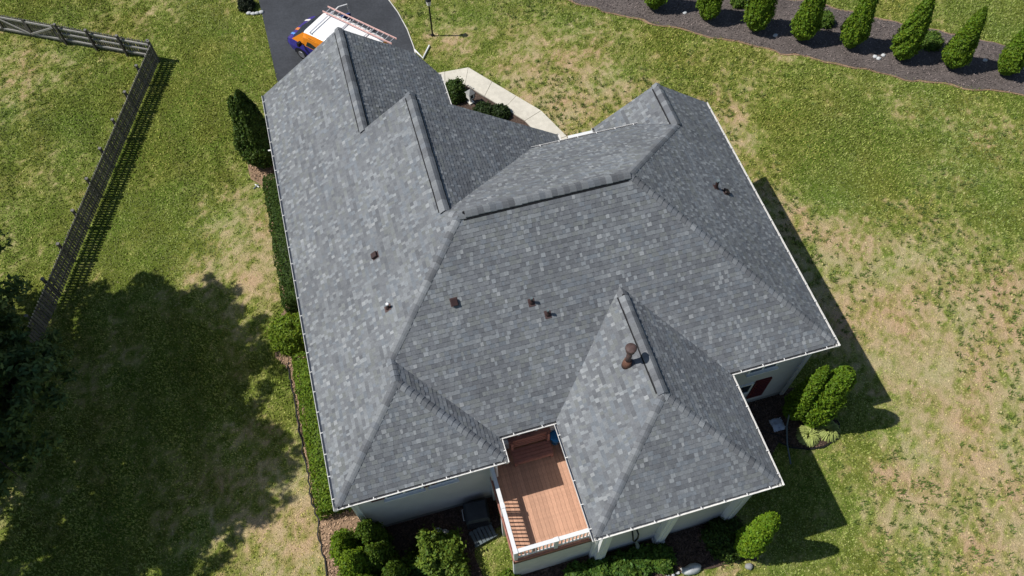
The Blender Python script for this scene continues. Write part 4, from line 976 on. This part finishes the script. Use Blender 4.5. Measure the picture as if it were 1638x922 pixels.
# ------------------------------------------------------------------ big shade trees at the left
def tree(name, base, H, blobs, n_leaf, colr, label, size=.115, sd=1):
    o = empty(name, base, 0, label, 'tree', 'shade trees at the left edge'); B = Vector(base)
    b = MB(); b.tube([(0, 0, -.3), (.05, .02, H*.25), (-.08, .05, H*.55), (.02, 0, H*.9)], [.34, .27, .18, .04], 10); b.build('trunk', M['bark'], o, True, local=True)
    P = []; Nn = []; lim = MB(); dp = []
    for (bx, by, bz, br, bh) in blobs:
        z0 = max(bz*.62, H*.2); lim.tube([(0, 0, z0), (bx*.5, by*.5, z0+(bz-z0)*.55), (bx, by, bz)], [.12, .08, .03], 6)
        for k in range(9):
            a = random.uniform(0, 6.28); l = br*random.uniform(.6, 1.0); e = random.uniform(-.5, .6)
            lim.tube([(bx*.9, by*.9, bz-.2), (bx+math.cos(a)*l*.5, by+math.sin(a)*l*.5, bz+e*bh*.4), (bx+math.cos(a)*l, by+math.sin(a)*l, bz+e*bh*.8)], [.05, .03, .008], 5)
        # clumps of leaves inside the lobe
        nc = int(46*br*br/2.2)
        for _ in range(nc):
            v = RNG.normal(0, 1, 3); v /= np.linalg.norm(v); rr = RNG.uniform(.35, 1.08)
            c = np.array([bx, by, bz])+v*rr*np.array([br, br, bh]); m = int(n_leaf/ (len(blobs)*nc)); cr = RNG.uniform(.25, .55)
            q = RNG.normal(0, 1, (m, 3)); q /= np.linalg.norm(q, axis=1, keepdims=True)+1e-9; q *= (RNG.random((m, 1))**.5)*cr*np.array([1, 1, .6])
            P.append(c+q); Nn.append(np.tile(v*.4+np.array([0, 0, .7]), (m, 1)))
    lim.build('limbs', M['bark'], o, True, local=True)
    P = np.concatenate(P); Nn = np.concatenate(Nn)
    V, F, C = leaf_quads(P, Nn, size, leaf_cols(len(P), colr, .35), .7, .5)
    link('crown', np_mesh('crown', V, F, C), M['leaf'], o)
T1 = (-13.4, 6.3, 0)
tree('shade_tree', T1, 12.5, [(2.6, -1.0, 5.2, 2.2, 1.5), (3.2, 1.4, 5.0, 2.2, 1.4), (2.9, 1.2, 8.2, 2.0, 1.6), (2.6, -1.4, 8.0, 2.0, 1.5), (2.2, .2, 10.6, 2.2, 1.5), (.4, 0, 12.0, 2.0, 1.4), (0, 2.4, 9.0, 2.2, 1.6), (0, -2.4, 8.6, 2.2, 1.6), (-2.4, 0, 8.5, 2.3, 1.8), (-1.8, -1.8, 5.5, 2.2, 1.5), (-1.8, 1.8, 5.5, 2.2, 1.5), (.8, -2.8, 5.4, 2.0, 1.4), (.6, 2.8, 5.6, 2.0, 1.4), (4.2, .2, 6.2, 1.6, 1.1)], 120000, (.105, .155, .045), 'big dark green tree at the left photo edge overhanging the fence, lower one', sd=1)
T2 = (-14.4, 12.0, 0)
tree('shade_tree', T2, 12.5, [(3.0, -2.0, 5.6, 2.0, 1.3), (2.2, .6, 6.0, 1.8, 1.3), (2.6, 1.6, 8.8, 1.7, 1.4), (4.0, -2.4, 8.8, 2.0, 1.5), (3.2, -.6, 8.8, 1.8, 1.4), (2.2, .2, 10.8, 1.8, 1.3), (0, 0, 12.2, 1.8, 1.3), (0, 2.0, 9.0, 2.0, 1.6), (0, -2.2, 9.0, 2.2, 1.6), (-2.2, 0, 8.5, 2.2, 1.7), (-1.8, -1.6, 5.5, 2.0, 1.5), (-1.8, 1.6, 5.5, 2.0, 1.5)], 100000, (.105, .157, .045), 'big dark green tree at the left photo edge beside the upper fence run', sd=2)

# ------------------------------------------------------------------ van and ladder
van = empty('work_van', (0, 0, 0), 0, 'wrapped work van in purple, orange and white on the drive behind the garage', 'van')
fwd = Vector((-.66, .75, 0)).normalized(); van.rotation_euler = (0, 0, math.atan2(fwd.y, fwd.x))
van.location = (3.42, 24.42, .02); van.scale = (1.05, 1.05, 1.0)         # local: x forward, y to its left, origin at the middle of the wheelbase
PUR, ORG, WHT, DRK = (.04, .03, .27), (.85, .27, .02), (.85, .85, .84), (.02, .02, .03)
# body sections: x, half width low, half width belt, half width roof, z sill, z belt, z top
sec = [(-2.45, .92, .95, .80, .42, 1.15, 1.90), (-2.3, .96, .98, .84, .36, 1.15, 1.98), (-1.0, .97, 1.0, .86, .34, 1.15, 2.02), (.3, .97, 1.0, .86, .34, 1.15, 2.02), (.95, .97, 1.0, .84, .34, 1.15, 1.96), (1.2, .97, 1.0, .80, .34, 1.14, 1.86)]
b = MB()
def ring(s): x, a, c, r, z0, z1, z2 = s; return [(x, -a, z0), (x, -c, (z0+z1)/2), (x, -c, z1), (x, -(c+r)/2-.02, (z1+z2)/2+.1), (x, -r, z2-.06), (x, -r+.12, z2), (x, r-.12, z2), (x, r, z2-.06), (x, (c+r)/2+.02, (z1+z2)/2+.1), (x, c, z1), (x, c, (z0+z1)/2), (x, a, z0)]
rc = [PUR, PUR, ORG, ORG, WHT, WHT, WHT, ORG, ORG, PUR, PUR]
rs = [ring(s) for s in sec]
for r0, r1 in zip(rs[:-1], rs[1:]):
    for k in range(11): b.face([r0[k], r1[k], r1[k+1], r0[k+1]][::-1], rc[k])
    b.face([r0[0], r0[11], r1[11], r1[0]][::-1], DRK)
b.face(rs[0], ORG)
b.build('body', M['paint'], van, local=True)
# nose: hood, wings, front
b = MB()
nose = [(1.2, .97, 1.0, 1.14, .34), (1.75, .97, 1.0, 1.10, .34), (2.2, .93, .97, 1.02, .36), (2.45, .84, .88, .88, .40), (2.52, .78, .80, .62, .42)]
ns = [[(x, -a, z0), (x, -c, (z0+z1)/2), (x, -c+.06, z1), (x, 0, z1+.05), (x, c-.06, z1), (x, c, (z0+z1)/2), (x, a, z0)] for x, a, c, z1, z0 in nose]
nc_ = [PUR, PUR, (.055, .03, .24), (.055, .03, .24), PUR, PUR]
for r0, r1 in zip(ns[:-1], ns[1:]):
    for k in range(6): b.face([r0[k], r1[k], r1[k+1], r0[k+1]][::-1], nc_[k])
b.face(ns[-1], PUR); b.build('hood', M['paint'], van, local=True)
b = MB(); b.bbox((2.45, -.78, .36), (2.60, .78, .58), col=(.05, .05, .07)); b.build('bumper', M['paint'], van, local=True)
b = MB(); b.mesh([(2.02, -.90, 1.12), (2.02, .90, 1.12), (1.2, .78, 1.80), (1.2, -.78, 1.80), (2.16, 0, 1.14), (1.26, 0, 1.86)], [(0, 4, 5, 3), (4, 1, 2, 5)], DRK); b.build('windshield', M['glass'], van, True, local=True)
for s_ in (-1, 1):
    b = MB(); b.mesh([(2.02, s_*.92, 1.11), (1.2, s_*.995, 1.14), (1.2, s_*.80, 1.84)], [(0, 1, 2) if s_ > 0 else (2, 1, 0)], ORG); b.build('pillar', M['paint'], van, local=True)
    b = MB(); b.mesh([(2.36, s_*.62, .95), (2.42, s_*.88, .90), (2.47, s_*.84, .72), (2.47, s_*.60, .74)], [(0, 1, 2, 3) if s_ < 0 else (3, 2, 1, 0)]); b.build('headlight', M['lens'], van, local=True)
    b = MB(); b.mesh([(1.05, s_*1.004, 1.20), (.20, s_*1.006, 1.20), (.20, s_*.93, 1.74), (.80, s_*.92, 1.74)], [(0, 1, 2, 3) if s_ < 0 else (3, 2, 1, 0)]); b.build('side_window', M['glass'], van, local=True)
    b = MB(); b.box((1.32, s_*1.14, 1.28), (.12, .2, .22)); b.bar((1.3, s_*.98, 1.2), (1.32, s_*1.08, 1.25), .05, .05); b.build('mirror', M['black'], van, local=True)
    for x in (1.55, -1.55):
        b = MB(); b.lathe([(.22, -.11), (.33, -.10), (.345, 0), (.33, .10), (.22, .11)], (0, 0, 0), 20); w = b.build('wheel', M['tyre'], van, True, local=True); w.rotation_euler = (math.pi/2, 0, 0); w.location = (x, s_*.90, .345)
        b = MB(); b.lathe([(.2, -.112), (.19, -.125), (.05, -.118)], (0, 0, 0), 16); b.lathe([(.05, .118), (.19, .125), (.2, .112)], (0, 0, 0), 16); b.build('rim', M['rim'], w, local=True)
        b = MB(); b.mesh([(x+.42*math.cos(t), s_*1.006, .34+.42*math.sin(t)) for t in np.linspace(0, math.pi, 13)], [tuple(range(13)) if s_ < 0 else tuple(range(12, -1, -1))], (.012, .012, .02)); b.build('wheel_arch', M['paint'], van, local=True)
# printed wrap on the near (left) side
for cx, cz, r, c in ((.55, .80, .22, (.6, .03, .03)), (.22, .86, .2, (.7, .05, .04)), (.4, .62, .14, (.75, .7, .7)), (-.1, .95, .18, (.05, .35, .7)), (-.35, .75, .24, (.62, .04, .04)), (-.6, 1.0, .16, (.1, .4, .75)), (-.9, .8, .22, (.8, .3, .02))):
    b = MB(); k = 11; b.mesh([(cx+r*(1+.35*random.uniform(-1, 1))*math.cos(6.283*i/k), 1.012+.002*abs(cx), cz+r*(1+.3*random.uniform(-1, 1))*math.sin(6.283*i/k)) for i in range(k)], [tuple(range(k-1, -1, -1))], c); b.build('wrap_print', M['paint'], van, local=True)
for cx, cz, r, c in ((.0, 1.35, .2, (.1, .45, .8)), (-.25, 1.5, .17, (.7, .05, .05)), (-.5, 1.3, .22, (.9, .85, .8)), (-.75, 1.48, .18, (.05, .3, .7)), (-1.0, 1.32, .2, (.7, .06, .04)), (.08, 1.6, .1, (.9, .85, .8))):
    b = MB(); k = 9; pts = [(cx+r*(1+.4*random.uniform(-1, 1))*math.cos(6.283*i/k), min(cz+r*.8*(1+.3*random.uniform(-1, 1))*math.sin(6.283*i/k), 1.68)) for i in range(k)]
    b.mesh([(x, 1.018-.05*max(z-1.15, 0)/.535, z) for x, z in pts], [tuple(range(k-1, -1, -1))], c); b.build('wrap_print', M['paint'], van, local=True)
for y0, y1, c in ((-.62, -.48, (.85, .8, .8)), (.1, .3, (.7, .2, .05)), (.52, .66, (.1, .3, .75))):
    b = MB(); b.mesh([(2.12, y0, 1.10), (2.12, y1, 1.10), (2.42, y1*.9, .97), (2.42, y0*.9, .97)], [(3, 2, 1, 0)], c); b.build('wrap_print', M['paint'], van, local=True)
# open front door on the far side
dr = MB(); hx, hy = 1.18, -1.0
ang = math.radians(62); dx, dy = -math.cos(ang), -math.sin(ang)
def dp(s, z, o=0.): return (hx+dx*s-dy*o, hy+dy*s+dx*o, z)
dr.mesh([dp(0, .4), dp(1.05, .4), dp(1.05, 1.15), dp(0, 1.15), dp(0, .4, .08), dp(1.05, .4, .08), dp(1.05, 1.15, .08), dp(0, 1.15, .08)], [(0, 1, 2, 3), (7, 6, 5, 4), (0, 4, 5, 1), (1, 5, 6, 2), (2, 6, 7, 3), (3, 7, 4, 0)], (.03, .06, .22)); do = dr.build('door', M['paint'], van, local=True)
b = MB(); b.tube([dp(.02, 1.15, .04), dp(.3, 1.6, .04), dp(.55, 1.75, .04), dp(.98, 1.72, .04), dp(1.03, 1.15, .04)], .03, 6, col=WHT); b.build('window_frame', M['paint'], do, local=True)
for i in range(5):
    b = MB(); b.bbox((-2.2, -.6+i*.3-.02, 2.015), (.25, -.6+i*.3+.02, 2.032), col=(.78, .78, .78)); b.build('roof_rib', M['paint'], van, local=True)
# roof rack bars
for x in (-1.6, -.4, .7):
    b = MB(); b.bar((x, -.85, 2.09), (x, .85, 2.09), .05, .04)
    for y in (-.8, .8): b.bar((x, y, 2.0), (x, y, 2.08), .05, .05)
    b.build('roof_bar', M['alu'], van, local=True)
Mv = Matrix.Translation(van.location) @ Matrix.Rotation(van.rotation_euler.z, 4, 'Z')
ld = empty('extension_ladder', Mv @ Vector((-.9, -.78, 2.11)), van.rotation_euler.z, 'salmon-coloured extension ladder lying on the van roof rack', 'ladder')
for s_ in (-1, 1):
    b = MB(); b.bar((-2.3, s_*.20, .05), (2.0, s_*.20, .05), .035, .08); b.build('side_rail', M['ladder'], ld, local=True)
b = MB(); b.tube([(0, -.2, 0), (0, .2, 0)], .018, 6); rm = b.me('rung')
for i in range(14): link('rung', rm, M['alu'], ld, (-2.15+i*.305, 0, .05))
